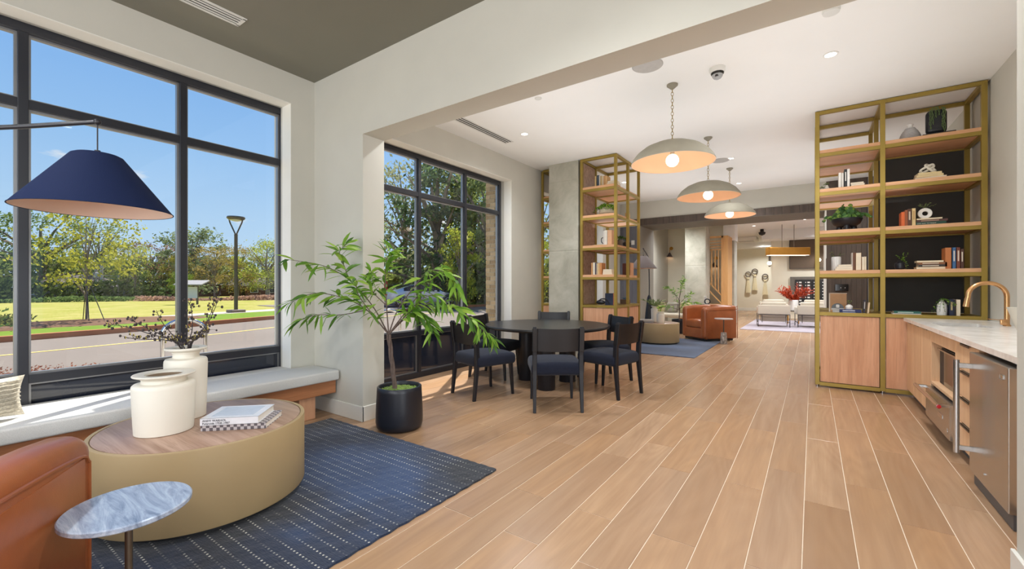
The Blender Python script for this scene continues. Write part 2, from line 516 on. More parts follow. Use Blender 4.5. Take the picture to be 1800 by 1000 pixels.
# ---------------------------------------------------------------- floor: long wood-look tiles in light grout
PW, PL = 0.214, 1.284
def plankmat():
    g = NG('wood_look_tile')
    oi = g.n('ShaderNodeObjectInfo').outputs['Random']
    ri = g.n('ShaderNodeNewGeometry').outputs['Random Per Island']
    rr = g.math('FRACT', g.math('ADD', oi, g.math('MULTIPLY', ri, 7.31)))
    off = g.n('ShaderNodeCombineXYZ', {0: g.math('MULTIPLY', rr, 31.0), 1: g.math('MULTIPLY', rr, 57.0), 2: 0.0}).outputs[0]
    c = g.n('ShaderNodeVectorMath', {0: g.n('ShaderNodeTexCoord').outputs['Object'], 1: off}, operation='ADD').outputs[0]
    v1 = g.n('ShaderNodeMapping', {'Vector': c, 'Scale': (7.0, 0.9, 1)}).outputs[0]
    v2 = g.n('ShaderNodeMapping', {'Vector': c, 'Scale': (60.0, 2.2, 1)}).outputs[0]
    v3 = g.n('ShaderNodeMapping', {'Vector': c, 'Scale': (5.0, 1.2, 1)}).outputs[0]
    f = g.noise(v1, 1.0, 4, .55, .3)
    v4 = g.n('ShaderNodeMapping', {'Vector': c, 'Scale': (16.0, 1.1, 1)}).outputs[0]
    w = g.ramp(g.noise(v4, 1.0, 3, .55, .0), [(0.38, (0, 0, 0)), (0.66, (1, 1, 1))])
    rings = g.math('PINGPONG', g.math('MULTIPLY', g.noise(g.n('ShaderNodeMapping', {'Vector': c, 'Scale': (3.4, .55, 1)}).outputs[0], 1.0, 1, .4), 26.0), 1.0)
    base = g.ramp(rr, [(0.0, s2l((162, 128, 96))), (0.25, s2l((194, 157, 120))), (0.5, s2l((180, 148, 118))), (0.75, s2l((188, 148, 108))), (1.0, s2l((202, 170, 138)))])
    col = g.mix(g.math('MULTIPLY', g.ramp(f, [(0.35, (0, 0, 0)), (0.7, (1, 1, 1))]), .45), base, s2l((160, 134, 110)))
    col = g.mix(g.math('MULTIPLY', w, .38), col, s2l((148, 114, 86)))
    col = g.mix(g.math('MULTIPLY', rings, .17), col, s2l((132, 98, 72)))
    col = g.mix(g.math('MULTIPLY', g.noise(v2, 1.0, 2, .6), .38), col, s2l((150, 116, 90)))
    return g.bsdf(col, .27, 0, bump=g.noise(v2, 1.0, 2, .6), bstr=.10, bdist=.001, spec=.45)
M['plank'] = plankmat()
M['grout'] = plain('pale_grout', s2l((222, 204, 182)), .85, var=.04, nscale=30)
flo = MB(); flo.box(XG - .1, -4.6, -.12, 5.0, 26, -.003)
floor = struct('floor', flo, M['grout'])
pm = MB()
g_ = .0025
pm.add([(g_, g_, -.012), (PW - g_, g_, -.012), (PW - g_, PL - g_, -.012), (g_, PL - g_, -.012),
        (g_, g_, -.0015), (PW - g_, g_, -.0015), (PW - g_, PL - g_, -.0015), (g_, PL - g_, -.0015),
        (g_ + .0015, g_ + .0015, 0), (PW - g_ - .0015, g_ + .0015, 0), (PW - g_ - .0015, PL - g_ - .0015, 0), (g_ + .0015, PL - g_ - .0015, 0)],
       [(0, 1, 5, 4), (1, 2, 6, 5), (2, 3, 7, 6), (3, 0, 4, 7), (4, 5, 9, 8), (5, 6, 10, 9), (6, 7, 11, 10), (7, 4, 8, 11), (8, 9, 10, 11)])
plank_me = pm.mesh('floor_tile', M['plank'])
SA, CA = math.sin(camo.rotation_euler[2]), math.cos(camo.rotation_euler[2])
cells = []
for k in range(-21, 24):
    x0 = -.04 + PW * k
    y_off = 3.10 if k % 2 == 0 else 3.52
    for j in range(-6, 18):
        y0 = y_off + PL * j
        xc, yc = x0 + PW / 2, y0 + PL / 2
        if x0 + PW < XG - .05 or yc > 25.6: continue
        if xc > 1.7 and yc > 2.9 and yc < 11.2: continue
        best = 0
        for (qx, qy) in ((xc, yc), (xc, y0), (xc, y0 + PL)):
            d = -qx * SA + qy * CA
            if d > .3:
                u = (qx * CA + qy * SA) / d * 755; v = 1.28 / d * 755
                if abs(u) < 905 and v < 500: best = max(best, 1.0 / d ** 3)
        if xc > .98 and yc > 2.9: best = 0
        cells.append((best, x0, y0))
cells.sort(reverse=True)
rest = MB()
for i, (b, x0, y0) in enumerate(cells):
    if i < 290 and b > 0:
        o = bpy.data.objects.new('floor_tile', plank_me); COL.objects.link(o); o.parent = floor; o.location = (x0, y0, 0)
    else:
        rest.add([(a + x0, c + y0, z) for a, c, z in pm.v], pm.f)
ro = rest.build('floor_tiles_further_off', M['plank'], floor); ro['kind'] = 'stuff'

# ---------------------------------------------------------------- window wall
ww = MB()
XO = -4.62
def wallseg(y0, y1, z0=0.0, z1=4.0):
    ww.box(XO, y0, z0, XW, y1, z1)
WIN = [(-3.6, 2.262), (3.18, 6.12), (7.12, 10.1)]
prev = -4.6
for (a, b) in WIN:
    wallseg(prev, a); wallseg(a, b, 3.11, 4.0); prev = b
wallseg(prev, 16.1)
ww.cur = 1
for (a, b) in WIN:   # painted reveals
    ww.box(XG + .05, b - .004, 0, XW + .001, b + .001, 3.112); ww.box(XG + .05, a - .001, 0, XW + .001, a + .004, 3.112)
    ww.box(XG + .05, a, 3.106, XW + .001, b, 3.112)
struct('wall_left', ww, [M['wall'], M['reveal']])
def window(n, y0, y1, mull):
    w = setting('window_%d' % n)
    t, dep = .052, .085
    xa, xb = XG - dep / 2 - .03, XG + dep / 2 - .03
    fr = MB()
    fr.box(xa, y0, 3.045, xb, y1, 3.108); fr.box(xa, y0, 0, xb, y1, .075)
    fr.box(xa, y0, .075, xb, y0 + t, 3.045); fr.box(xa, y1 - t, .075, xb, y1, 3.045)
    fr.build('window_frame', M['black_metal'], w, bevel=.003)
    ys = [y0 + t] + [m for m in mull] + [y1 - t]
    for m in mull:
        b = MB(); b.box(xa, m - t / 2, .075, xb, m + t / 2, 3.045)
        b.build('mullion', M['black_metal'], w, bevel=.003)
    for k in range(len(ys) - 1):
        a = ys[k] + (t / 2 if k else 0); b = ys[k + 1] - (t / 2 if k < len(ys) - 2 else 0)
        for z in (2.55, .625):
            q = MB(); q.box(xa + .004, a, z - .03, xb - .004, b, z + .03); q.build('transom', M['black_metal'], w)
        for (z0, z1) in ((.075, .595), (.655, 2.52), (2.58, 3.045)):
            p = MB(); p.box(XG - .045, a + .012, z0 + .012, XG - .037, b - .012, z1 - .012); p.build('pane', M['spandrel'] if z0 < .1 else M['glass'], w)
            q = MB(); s_ = .014
            for (c0, c1, c2, c3) in ((a, a + s_, z0, z1), (b - s_, b, z0, z1), (a + s_, b - s_, z0, z0 + s_), (a + s_, b - s_, z1 - s_, z1)):
                q.box(XG - .06, c0, c2, XG - .02, c1, c3)
            q.build('glazing_bead', M['alu'], w)
window(1, -3.6, 2.262 + .05, [-2.29, -1.36, -.43, .499, 1.428])
window(2, 3.18, 6.08, [4.176, 5.143])
window(3, 7.12, 10.1, [8.1, 9.1])

# ---------------------------------------------------------------- dividing wall with wide opening
dv = MB()
dv.box(XO, 2.51, 0, -3.47, 2.755, 4.0)
dv.box(-3.47, 2.51, 2.71, .72, 2.755, 4.0)
dv.box(.72, 2.51, 0, 5.0, 2.755, 4.0)
struct('wall_divider', dv, M['wall'])
bb = MB()
bb.rbox(XW, 2.494, 0, -3.454, 2.51, .142, .003, 1); bb.rbox(-3.47, 2.494, 0, -3.454, 2.771, .142, .003, 1); bb.rbox(XG + .1, 2.755, 0, -3.454, 2.771, .142, .003, 1)
struct('baseboard_divider', bb, M['baseboard'])
bb = MB(); bb.rbox(.70, 2.494, 0, 5.0, 2.51, .142, .003, 1); bb.rbox(.704, 2.494, 0, .72, 2.771, .142, .003, 1)
struct('baseboard_right_pier', bb, M['baseboard'])
bb = MB(); bb.rbox(XW, 6.13, 0, XW + .016, 7.1, .142, .003, 1); bb.rbox(XW, 10.11, 0, XW + .016, 11.28, .142, .003, 1)
struct('baseboard_left', bb, M['baseboard'])

# ---------------------------------------------------------------- ceilings and shells
c = MB(); c.box(XO, -4.6, H1, 5.0, 2.6, H1 + .2); struct('ceiling_front', c, M['ceiling_taupe'])
c = MB(); c.box(XO, 2.6, H2, 2.2, 11.35, H2 + .2); struct('ceiling_dining', c, M['ceiling'])
c = MB(); c.box(XO, 11.5, H3, 6.0, 26, H3 + .2); struct('ceiling_far', c, M['ceiling'])
c = MB(); c.box(XO - .1, -4.7, 4.0, 6.1, 26.1, 4.2); struct('ceiling_slab', c, M['concrete'])
w = MB(); w.box(XR, 2.755, 0, XR + .3, 11.5, 4.0); struct('wall_right', w, M['wall'])
w = MB()      # behind the camera: unseen wall, its window band added for the fill lamp
w.box(XO, -4.6, 0, 5.0, -4.4, .35); w.box(XO, -4.6, 3.15, 5.0, -4.4, 4.0); w.box(XO, -4.6, .35, -3.6, -4.4, 3.15); w.box(2.8, -4.6, .35, 5.0, -4.4, 3.15)
struct('wall_back', w, M['wall'])
w = MB(); w.box(4.4, -4.6, 0, 4.6, -3.5, 4.0); w.box(4.4, 1.8, 0, 4.6, 2.6, 4.0); w.box(4.4, -3.5, 0, 4.6, 1.8, .4); w.box(4.4, -3.5, 3.0, 4.6, 1.8, 4.0)
struct('wall_camera_right', w, M['wall'])

# far end of the dining room: header clad in dark wood over the passage
w = MB()
w.box(XW, 11.3, 0, -3.75, 12.4, 4.0)
w.box(-3.75, 11.3, 2.89, .24, 12.4, 4.0)
struct('wall_far', w, M['wall'])
cl = setting('trim_1')
n = 36
for i in range(n):
    x0 = -4.28 + (XR + 4.28) / n * i; x1 = -4.28 + (XR + 4.28) / n * (i + 1)
    b = MB(); b.box(x0 + .002, 11.265 - .004 * (i % 2), 2.875, x1 - .002, 11.3, 3.045); b.build('cladding_board', M['walnut'], cl)
b = MB(); b.box(-3.75, 11.27, 2.862, .24, 12.42, 2.892); struct('trim_2', b, M['soffit'])
b = MB(); b.box(-3.76, 11.27, 0, -3.735, 12.42, 2.875); struct('trim_3', b, M['taupe_fabric'])
b = setting('wall_passage_right')
for i in range(8):
    q = MB(); q.box(.25 + i * .082, 11.262 + .004 * (i % 2), 0, .33 + i * .082, 11.3, 2.87); q.build('cladding_board', M['walnut'], b)
q = MB(); q.box(.24, 11.3, 0, .92, 12.4, 4.0); q.build('wall_core', M['walnut'], b)
q = MB(); q.box(.215, 11.25, 0, .245, 12.41, 2.87); q.build('wall_edge', M['reveal'], b)
M['blue_grey'] = wood('blue_grey_panelling', s2l((122, 124, 134)), s2l((104, 106, 116)), 2, .6)
b = setting('wall_grey_panelling')
for i in range(6):
    q = MB(); q.box(.92 + i * .107, 11.26, 0, 1.022 + i * .107, 11.3, 3.48); q.build('panel', M['blue_grey'], b)
q = MB(); q.box(.92, 11.3, 0, 1.6, 11.5, 4.0); q.build('wall_core', M['blue_grey'], b)
b = setting('wall_lounge_panelling')
for i in range(6):
    q = MB(); q.box(-4.285 + i * .088, 11.262, 0, -4.2 + i * .088, 11.3, 2.87); q.build('panel', M['blue_grey'], b)

# far room
w = MB(); w.box(XO, 16.0, 0, -2.3, 16.2, 4.0); struct('wall_sconce', w, M['wall_warm'])
w = MB(); w.box(-4.4, 25, 0, -1.2, 25.2, 4.0); w.box(-2.5, 16.2, 0, -2.3, 16.4, 4.0); w.box(-4.6, 16.2, 0, -4.4, 25.0, 4.0); struct('wall_tassel', w, M['wall_warm'])
w = MB(); w.box(-1.35, 20, 0, 5.0, 20.2, 4.0); w.box(-1.35, 20.2, 0, -1.2, 25.0, 4.0); struct('wall_mailbox', w, M['wall_warm'])
w = MB(); w.box(4.6, 11.4, 0, 4.8, 20.2, 4.0); w.box(1.6, 11.4, 0, 4.8, 11.6, 4.0); struct('wall_far_right', w, M['wall_warm'])
bb = MB(); bb.box(-3.7, 24.98, 0, -1.35, 25, .15); struct('baseboard_far', bb, M['baseboard'])
# soffit in the far room ceiling
w = MB(); w.rbox(-1.6, 19.0, 3.05, 2.0, 20.0, H3, .01, 1); w.rbox(-4.0, 24.0, 3.15, -1.4, 25.0, H3, .01, 1); struct('trim_4', w, M['ceiling'])

# concrete columns
def column(n, x0, y0, x1, y1, z, joint):
    c = MB()
    c.rbox(x0, y0, 0, x1, y1, joint - .004, .012, 2); c.rbox(x0 + .004, y0 + .004, joint - .02, x1 - .004, y1 - .004, joint + .02, .004, 1); c.rbox(x0, y0, joint + .004, x1, y1, z - .33, .012, 2)
    c.rbox(x0 + .003, y0 + .003, z - .335, x1 - .003, y1 - .003, z, .006, 1)
    return struct('trim_column_%d' % n, c, M['concrete'])
column(1, -3.975, 6.86, -3.375, 7.5, H2, 1.9)
column(2, -3.31, 14.3, -2.70, 14.95, H3, 1.9)
column(3, -2.42, 15.9, -2.12, 16.5, 2.85, 1.9)
w = MB(); w.box(-2.45, 15.85, 2.78, -2.1, 16.5, 3.4); struct('trim_5', w, M['ceiling'])

# ---------------------------------------------------------------- outdoors
def gmat(name, c1, c2, c3, s1=.35, s2=9.0, rough=.95, bstr=.5):
    g = NG(name)
    v = g.coord()
    col = g.mix(g.noise(v, s2, 4, .7), g.ramp(g.noise(v, s1, 5, .6), [(0.35, c1), (0.65, c2)]), c3)
    return g.bsdf(col, rough, 0, bump=g.noise(v, s2 * 3, 3), bstr=bstr, bdist=.03, spec=.1)
M['lawn'] = gmat('lawn', s2l((156, 150, 70)), s2l((190, 170, 112)), s2l((126, 134, 50)), .5, 3)
M['verge'] = gmat('verge_grass', s2l((110, 136, 44)), s2l((132, 150, 62)), s2l((90, 118, 34)), .5, 9)
M['asphalt'] = gmat('asphalt', s2l((128, 118, 108)), s2l((140, 130, 120)), s2l((118, 108, 100)), .3, 30, .9, .2)
M['walk'] = gmat('concrete_walk', s2l((196, 186, 168)), s2l((208, 196, 178)), s2l((186, 174, 156)), .6, 12, .9, .2)
M['curb'] = gmat('terracotta_curb', s2l((176, 116, 84)), s2l((190, 132, 98)), s2l((160, 104, 74)), 1, 9, .9, .2)
M['mulch'] = gmat('mulch', s2l((122, 92, 72)), s2l((150, 118, 94)), s2l((86, 62, 48)), 2, 14)
M['yellow'] = plain('road_yellow', s2l((226, 196, 108)), .8, var=.1, nscale=9)
M['white_paint'] = plain('road_white', s2l((226, 222, 214)), .8, var=.1, nscale=9)
M['soil'] = gmat('woodland_floor', s2l((92, 92, 56)), s2l((112, 104, 70)), s2l((70, 72, 40)), .4, 5)
GZ = -.15
CURB = [(-14.5, -40), (-15.6, -12), (-16.4, -3), (-16.9, 1.5), (-17.6, 5.2), (-18.9, 9.0), (-19.6, 12.5), (-19.6, 17), (-18.9, 22), (-17.2, 32), (-13, 50), (-7, 70)]
def strip(off0, off1, z0, z1, mb=None):
    mb = mb or MB()
    vs = []
    for (x, y) in CURB:
        vs += [(x + off0, y, z0), (x + off1, y, z0), (x + off1, y, z1), (x + off0, y, z1)]
    fs = []
    for i in range(len(CURB) - 1):
        a = i * 4; b = a + 4
        fs += [(a + 3, b + 3, b + 2, a + 2), (a + 1, a + 2, b + 2, b + 1), (a, b, b + 3, a + 3), (a, a + 1, b + 1, b)]
    return mb.add(vs, fs)
g = MB(); g.box(-120, -60, -.6, -2, 140, GZ - .14); o = g.build('ground', M['soil']); o['kind'] = 'structure'
g = MB(); g.add([(x, y, GZ - .02) for x, y in CURB] + [(-4.65, y, GZ - .02) for x, y in CURB], [(i, i + 12, i + 13, i + 1) for i in range(11)])
o = g.build('road', M['asphalt']); o['kind'] = 'structure'
o = strip(-.22, 0.0, -.4, GZ + .13).build('curb', M['curb']); o['kind'] = 'structure'
o = strip(3.05, 3.17, GZ - .03, GZ - .012).build('road_line', M['yellow']); o['kind'] = 'structure'
o = strip(-3.6, -.22, -.4, GZ + .115).build('verge', M['verge']); o['kind'] = 'structure'
o = strip(-5.2, -3.6, -.4, GZ + .12).build('path', M['walk']); o['kind'] = 'structure'
o = strip(-40, -5.2, -.4, GZ + .116).build('lawn', M['lawn']); o['kind'] = 'structure'
g = MB(); g.box(-7.6, -20, -.4, -4.6, 40, GZ + .01); o = g.build('sidewalk', M['walk']); o['kind'] = 'structure'
g = MB(); g.lathe([(2.6, 0), (2.2, .05), (1.0, .09)], (-21.2, 4.2, GZ + .10), 26, sx=.75, sy=1.35); o = g.build('mulch_bed', M['mulch']); o['kind'] = 'structure'
g = MB(); g.lathe([(1.5, 0), (1.2, .06), (.3, .1)], (-20.2, .6, GZ + .10), 20, sx=.9, sy=1.7); o = g.build('planting_bed', M['mulch']); o['kind'] = 'structure'

# ================================================================== FRONT LOUNGE
def leaf_add(mb, base, d, L, w, droop=.25, roll=0.0, segs=3):
    """one lance-shaped leaf, folded along its midrib"""
    d = Vector(d).normalized()
    side = d.cross(Vector((0, 0, 1)))
    if side.length < .05: side = Vector((1, 0, 0))
    side.normalize()
    side = Quaternion(d, roll) @ side
    up = side.cross(d).normalized()
    vs = []
    prof = (0.06, .8, 1.0, .72, .03) if segs == 3 else (0.1, 1.0, .05)
    n = len(prof)
    base = Vector(base)
    for i, p in enumerate(prof):
        t = i / (n - 1)
        c = base + d * L * t + Vector((0, 0, -1)) * droop * L * t * t
        vs += [c - side * w / 2 * p + up * .12 * w * p, c, c + side * w / 2 * p + up * .12 * w * p]
    fs = []
    for i in range(n - 1):
        a = i * 3; b = a + 3
        fs += [(a, a + 1, b + 1, b), (a + 1, a + 2, b + 2, b + 1)]
    mb.add(vs, fs)
def leaf_mesh(name, L, w, droop, m, segs=3):
    b = MB(); leaf_add(b, (0, 0, 0), (0, 1, 0), L, w, droop, 0, segs)
    return b.mesh(name, m, smooth=True)
def put_leaf(me, parent, base, d, roll=0.0, sc=1.0, name='leaf'):
    o = bpy.data.objects.new(name, me); COL.objects.link(o)
    o.parent = parent; o.location = base
    q = Vector(d).normalized().to_track_quat('Y', 'Z') @ Quaternion((0, 1, 0), roll)
    o.rotation_mode = 'QUATERNION'; o.rotation_quaternion = q; o.scale = (sc, sc, sc)
    return o

# ---- rug
def rugmat(name, dense, base1, base2, dark):
    g = NG(name)
    tcn = g.n('ShaderNodeTexCoord').outputs['Object']
    v = g.n('ShaderNodeMapping', {'Vector': tcn}).outputs[0]
    big = g.noise(v, .95, 3, .5)
    st = g.noise(g.n('ShaderNodeMapping', {'Vector': tcn, 'Scale': (30.0, 140.0, 1)}).outputs[0], 1.0, 3, .7)
    col = g.ramp(big, [(0.40, dark), (0.52, base1), (0.62, base2)])
    col = g.mix(g.math('MULTIPLY', st, .55), col, tuple(x * .35 for x in dark))
    sp = g.n('ShaderNodeSeparateXYZ', {0: tcn})
    rows = g.math('FRACT', g.math('MULTIPLY', sp.outputs['Y'], 1 / .062))
    cols = g.math('FRACT', g.math('ADD', g.math('MULTIPLY', sp.outputs['X'], 1 / .026), g.math('MULTIPLY', g.math('FLOOR', g.math('MULTIPLY', sp.outputs['Y'], 1 / .062)), .5)))
    a = g.math('LESS_THAN', g.math('ABSOLUTE', g.math('SUBTRACT', rows, .5)), .072)
    b = g.math('LESS_THAN', g.math('ABSOLUTE', g.math('SUBTRACT', cols, .5)), .17)
    dot = g.math('MULTIPLY', a, b)
    mask = g.ramp(g.noise(g.n('ShaderNodeMapping', {'Vector': tcn, 'Scale': (1.6, 3.0, 1)}).outputs[0], 1.5, 4, .7), [(0.42, (.10, .10, .10)), (0.56, (1, 1, 1))])
    col = g.mix(g.math('MULTIPLY', g.math('MULTIPLY', dot, mask), dense), col, s2l((206, 204, 190)))
    return g.bsdf(col, .96, 0, bump=st, bstr=.7, bdist=.006, spec=.1, Sheen_Weight=.3)
M['rug_blue'] = rugmat('blue_rug', .95, s2l((26, 44, 74)), s2l((38, 70, 116)), s2l((22, 27, 38)))
M['rug_blue2'] = rugmat('blue_grey_rug', .35, s2l((78, 94, 122)), s2l((94, 112, 142)), s2l((66, 78, 102)))
M['rug_light'] = fabric('pale_lilac_rug', s2l((172, 164, 174)), scale=40, var=.1)
def rug(x0, y0, x1, y1, m, label):
    r = MB()
    nx, ny = 60, 60
    def z(i, j): return .013 + .0012 * math.sin(i * 1.7) * math.cos(j * 2.3)
    def xx(i, j): return x0 + (x1 - x0) * i / nx + (.004 * math.sin(j * 3.1) if i in (0, nx) else 0)
    def yy(i, j): return y0 + (y1 - y0) * j / ny + (.004 * math.sin(i * 2.7) if j in (0, ny) else 0)
    vs = [(xx(i, j), yy(i, j), z(i, j)) for j in range(ny + 1) for i in range(nx + 1)]
    fs = [(j * (nx + 1) + i, j * (nx + 1) + i + 1, (j + 1) * (nx + 1) + i + 1, (j + 1) * (nx + 1) + i) for j in range(ny) for i in range(nx)]
    r.add(vs, fs)
    edge = [(i, 0) for i in range(nx)] + [(nx, j) for j in range(ny)] + [(i, ny) for i in range(nx, 0, -1)] + [(0, j) for j in range(ny, 0, -1)]
    top = [(xx(i, j), yy(i, j), z(i, j)) for i, j in edge]; bot = [(p[0], p[1], .001) for p in top]; k = len(edge)
    r.add(top + bot, [(i, i + k, (i + 1) % k + k, (i + 1) % k) for i in range(k)])
    o = r.build('rug', m)
    return tag(o, label, 'rug')
rug(-3.78, -1.3, -1.79, 2.375, M['rug_blue'], 'mottled navy rug with rows of pale stitched dots under the front drum coffee table')
rug(-3.9, 8.03, -1.70, 10.75, M['rug_blue2'], 'blue-grey rug under the far drum coffee table and cognac armchair')

# ---- window bench with cushion
t = thing('window_bench', 'long low oak window bench running below the large front window', 'bench', (-4.15, -.6, 0))
b = MB(); b.rbox(-.32, -2.85, .325, -.10, 2.85, .355, .003, 1); b.rbox(-.10, -2.9, .325, .265, 3.095, .355, .003, 1)
b.rbox(.235, -2.9, .255, .265, 3.095, .355, .003, 1); b.rbox(-.10, -2.9, .255, -.08, 3.095, .325, .003, 1)
b.build('bench_top', M['oak_y'], t)
b = MB(); b.rbox(.235, -2.9, .22, .27, 3.095, .35, .004, 1); b.build('apron', M['oak_y'], t)
for y in (-2.4, -.5, 1.2, 2.85):
    b = MB(); b.rbox(-.08, y, 0, .21, y + .06, .325, .003, 1); b.rbox(.17, y - .10, 0, .22, y + .06, .325, .003, 1)
    b.build('bench_leg', M['oak'], t)
c = MB()
t = thing('bench_cushion', 'long pale grey upholstered cushion lying on the oak window bench', 'cushion', (-4.05, -.5, .3565))
cu = MB(); cu.rbox(-.228, -2.95, 0, .24, 2.99, .096, .016, 3); cu.build('cushion_pad', M['cushion'], t, smooth=True)
cu = MB(); cu.rbox(-.44, -2.95, .0, -.22, 2.75, .095, .008, 2); cu.build('rear_pad', M['cushion'], t, smooth=True)
# knitted pillow leaning at the window
t = thing('knitted_pillow', 'cream knitted pillow standing on the window bench at the left edge of the photo', 'pillow', (-4.05, .235, .466), R(8))
p = MB()
vs = []; N = 22
for j in range(N + 1):
    for i in range(N + 1):
        a = i / N * 2 - 1; c_ = j / N * 2 - 1
        th = .075 * math.sqrt(max(0, (1 - a ** 2) * (1 - c_ ** 2)))
        pinch = 1 - .10 * (1 - a * a * c_ * c_) * max(abs(a), abs(c_))
        rib = .004 * math.sin(j * PI) if True else 0
        vs.append((-.01 + th + (.0035 if (j % 2) else 0) * (1 - c_ ** 2), a * .23 * pinch, .115 + .0 + c_ * .125 * pinch + .01))
fs = [(j * (N + 1) + i, j * (N + 1) + i + 1, (j + 1) * (N + 1) + i + 1, (j + 1) * (N + 1) + i) for j in range(N) for i in range(N)]
p.add(vs, fs)
p.add([(-x - .02, y, z) for x, y, z in vs], [tuple(reversed(f)) for f in fs])
p.build('pillow_cover', M['knit'], t, smooth=True)
b = MB()
for k in range(9):
    z = .03 + k * .024
    pts = []
    for i in range(19):
        a = -0.92 + 1.84 * i / 18; c_ = (z - .125) / .125
        th = .078 * math.sqrt(max(0, (1 - a ** 2) * (1 - c_ ** 2)))
        pts.append((th - .007, a * .22, z + .003 * (i % 2)))
    b.tube(pts, .0042, 5)
b.build('knit_ridge', M['knit'], t, smooth=True)

# ---- coffee tables
def drum_table(x, y, r, h, label, top='drum_top'):
    t = thing('drum_coffee_table', label, 'table', (x, y, 0))
    b = MB(); b.cyl((0, 0, .0148), r - .05, .035, 64); b.build('plinth', M['dark_plastic'], t)
    b = MB(); b.lathe([(r - .02, .045), (r - .004, .047), (r, .053), (r, h - .006), (r - .002, h - .001), (r - .006, h), (r - .022, h), (r - .024, h - .008), (r - .05, h - .012)], n=96, cap0=True, cap1=True)
    b.build('drum', M['drum'], t, smooth=True)
    b = MB(); b.lathe([(r - .027, h - .011), (r - .027, h - .001), (r - .030, h + .001)], n=96); b.build('table_top', M[top], t, smooth=True)
    return t
drum_table(-3.0, 1.07, .532, .46, 'large round drum coffee table with oak inset top on the navy rug')
drum_table(-2.83, 9.74, .45, .46, 'round sand-coloured drum coffee table on the blue-grey rug, further back')

# ---- vases on tables
def rim_vase(x, y, z, r, h, label, neck=.72, group=None, base=.92):
    t = thing('ceramic_vase', label, 'vase', (x, y, z))
    b = MB()
    b.lathe([(r * base * .96, 0), (r * base, .004), (r * (base + .03), h * .25), (r, h * .76), (r * .985, h * .805), (r * .93, h * .83), (r * neck, h * .845), (r * neck * .97, h * .90)], n=48, cap1=False)
    b.build('body', M['ceramic'], t, smooth=True)
    b = MB()
    b.lathe([(r * neck * .97, h * .895), (r * neck * 1.06, h * .925), (r * .97, h * .960), (r * .985, h * .975), (r * .96, h * .988), (r * .66, h * .984), (r * .60, h * .978), (r * .59, h * .95)], n=48, cap0=False, cap1=False)
    b.build('rim', M['ceramic'], t, smooth=True)
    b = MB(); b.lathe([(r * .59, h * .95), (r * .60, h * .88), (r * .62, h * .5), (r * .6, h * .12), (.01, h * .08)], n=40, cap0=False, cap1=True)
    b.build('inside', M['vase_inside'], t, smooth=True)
    return t
rim_vase(-3.005, .865, .461, .146, .330, 'short wide cream ceramic vase with flared rim, front one on the coffee table')
rim_vase(-3.215, 1.035, .461, .112, .440, 'tall cream ceramic vase holding dark twigs, behind the short vase', .62)
# dark twigs with pods and small yellow blossoms
t = thing('twig_bouquet', 'dark budding twigs with yellow edged pods arranged in the tall cream vase', 'branches', (-3.215, 1.035, .461))
RT = Vector((CA, SA, 0)); FW = Vector((-SA, CA, 0))
# (screen-right, depth, height above the vase mouth), metres
TW = [[(-.02, 0, -.36), (-.03, 0, 0), (-.16, .02, .08), (-.33, .05, .15), (-.43, .06, .19)],
      [(-.01, 0, -.36), (-.03, .01, 0), (-.13, .05, .09), (-.22, .08, .17), (-.27, .1, .24)],
      [(0, 0, -.36), (.0, -.01, 0), (-.10, -.03, .06), (-.22, -.06, .07), (-.30, -.08, .08)],
      [(.01, 0, -.36), (.01, 0, 0), (.03, .01, .12), (.02, .02, .24), (.00, .02, .30)],
      [(.01, 0, -.36), (.02, 0, 0), (.10, .0, .10), (.16, .02, .24), (.20, .03, .38)],
      [(.02, 0, -.36), (.02, .01, 0), (.07, .05, .12), (.11, .08, .25), (.10, .1, .33)],
      [(.0, 0, -.36), (.02, -.01, 0), (.10, -.04, .07), (.17, -.06, .12), (.20, -.07, .13)],
      [(-.02, 0, -.36), (-.02, -.01, 0), (-.24, .0, .10), (-.46, .02, .15), (-.52, .03, .13)]]
rs = random.Random(5)
tips = MB(); ylw = MB()
for k, P in enumerate(TW):
    pts = [RT * a + FW * b_ + Vector((0, 0, .42 + c_)) for a, b_, c_ in P]
    path = bez(pts, 6)
    b = MB(); b.tube(path, [.0042 - .003 * i / len(path) for i in range(len(path))], 5)
    for i in range(8, len(path) - 1):
        for _q in range(2 if rs.random() < .6 else 1):
            d = Vector((rs.uniform(-1, 1), rs.uniform(-1, 1), rs.uniform(-.3, 1))).normalized()
            q = path[i] + d * rs.uniform(.012, .045)
            b.tube([path[i], (path[i] + q) / 2 + Vector((0, 0, .004)), q], [.0016, .0013, .001], 4)
            tips.sphere(q, rs.uniform(.005, .008), 7, 5, (1, 1, 1.25))
            if rs.random() < .35:
                ylw.tube([q + Vector((math.cos(a) * .010, 0, math.sin(a) * .008)) for a in [j * PI / 4 for j in range(8)]], .0014, 4, closed=True)
    b.build('twig', M['twig'], t, smooth=True)
o = tips.build('seed_pods', M['twig'], t, smooth=True); o['kind'] = 'stuff'
o = ylw.build('yellow_blossoms', cmat((214, 194, 90)), t, smooth=True); o['kind'] = 'stuff'

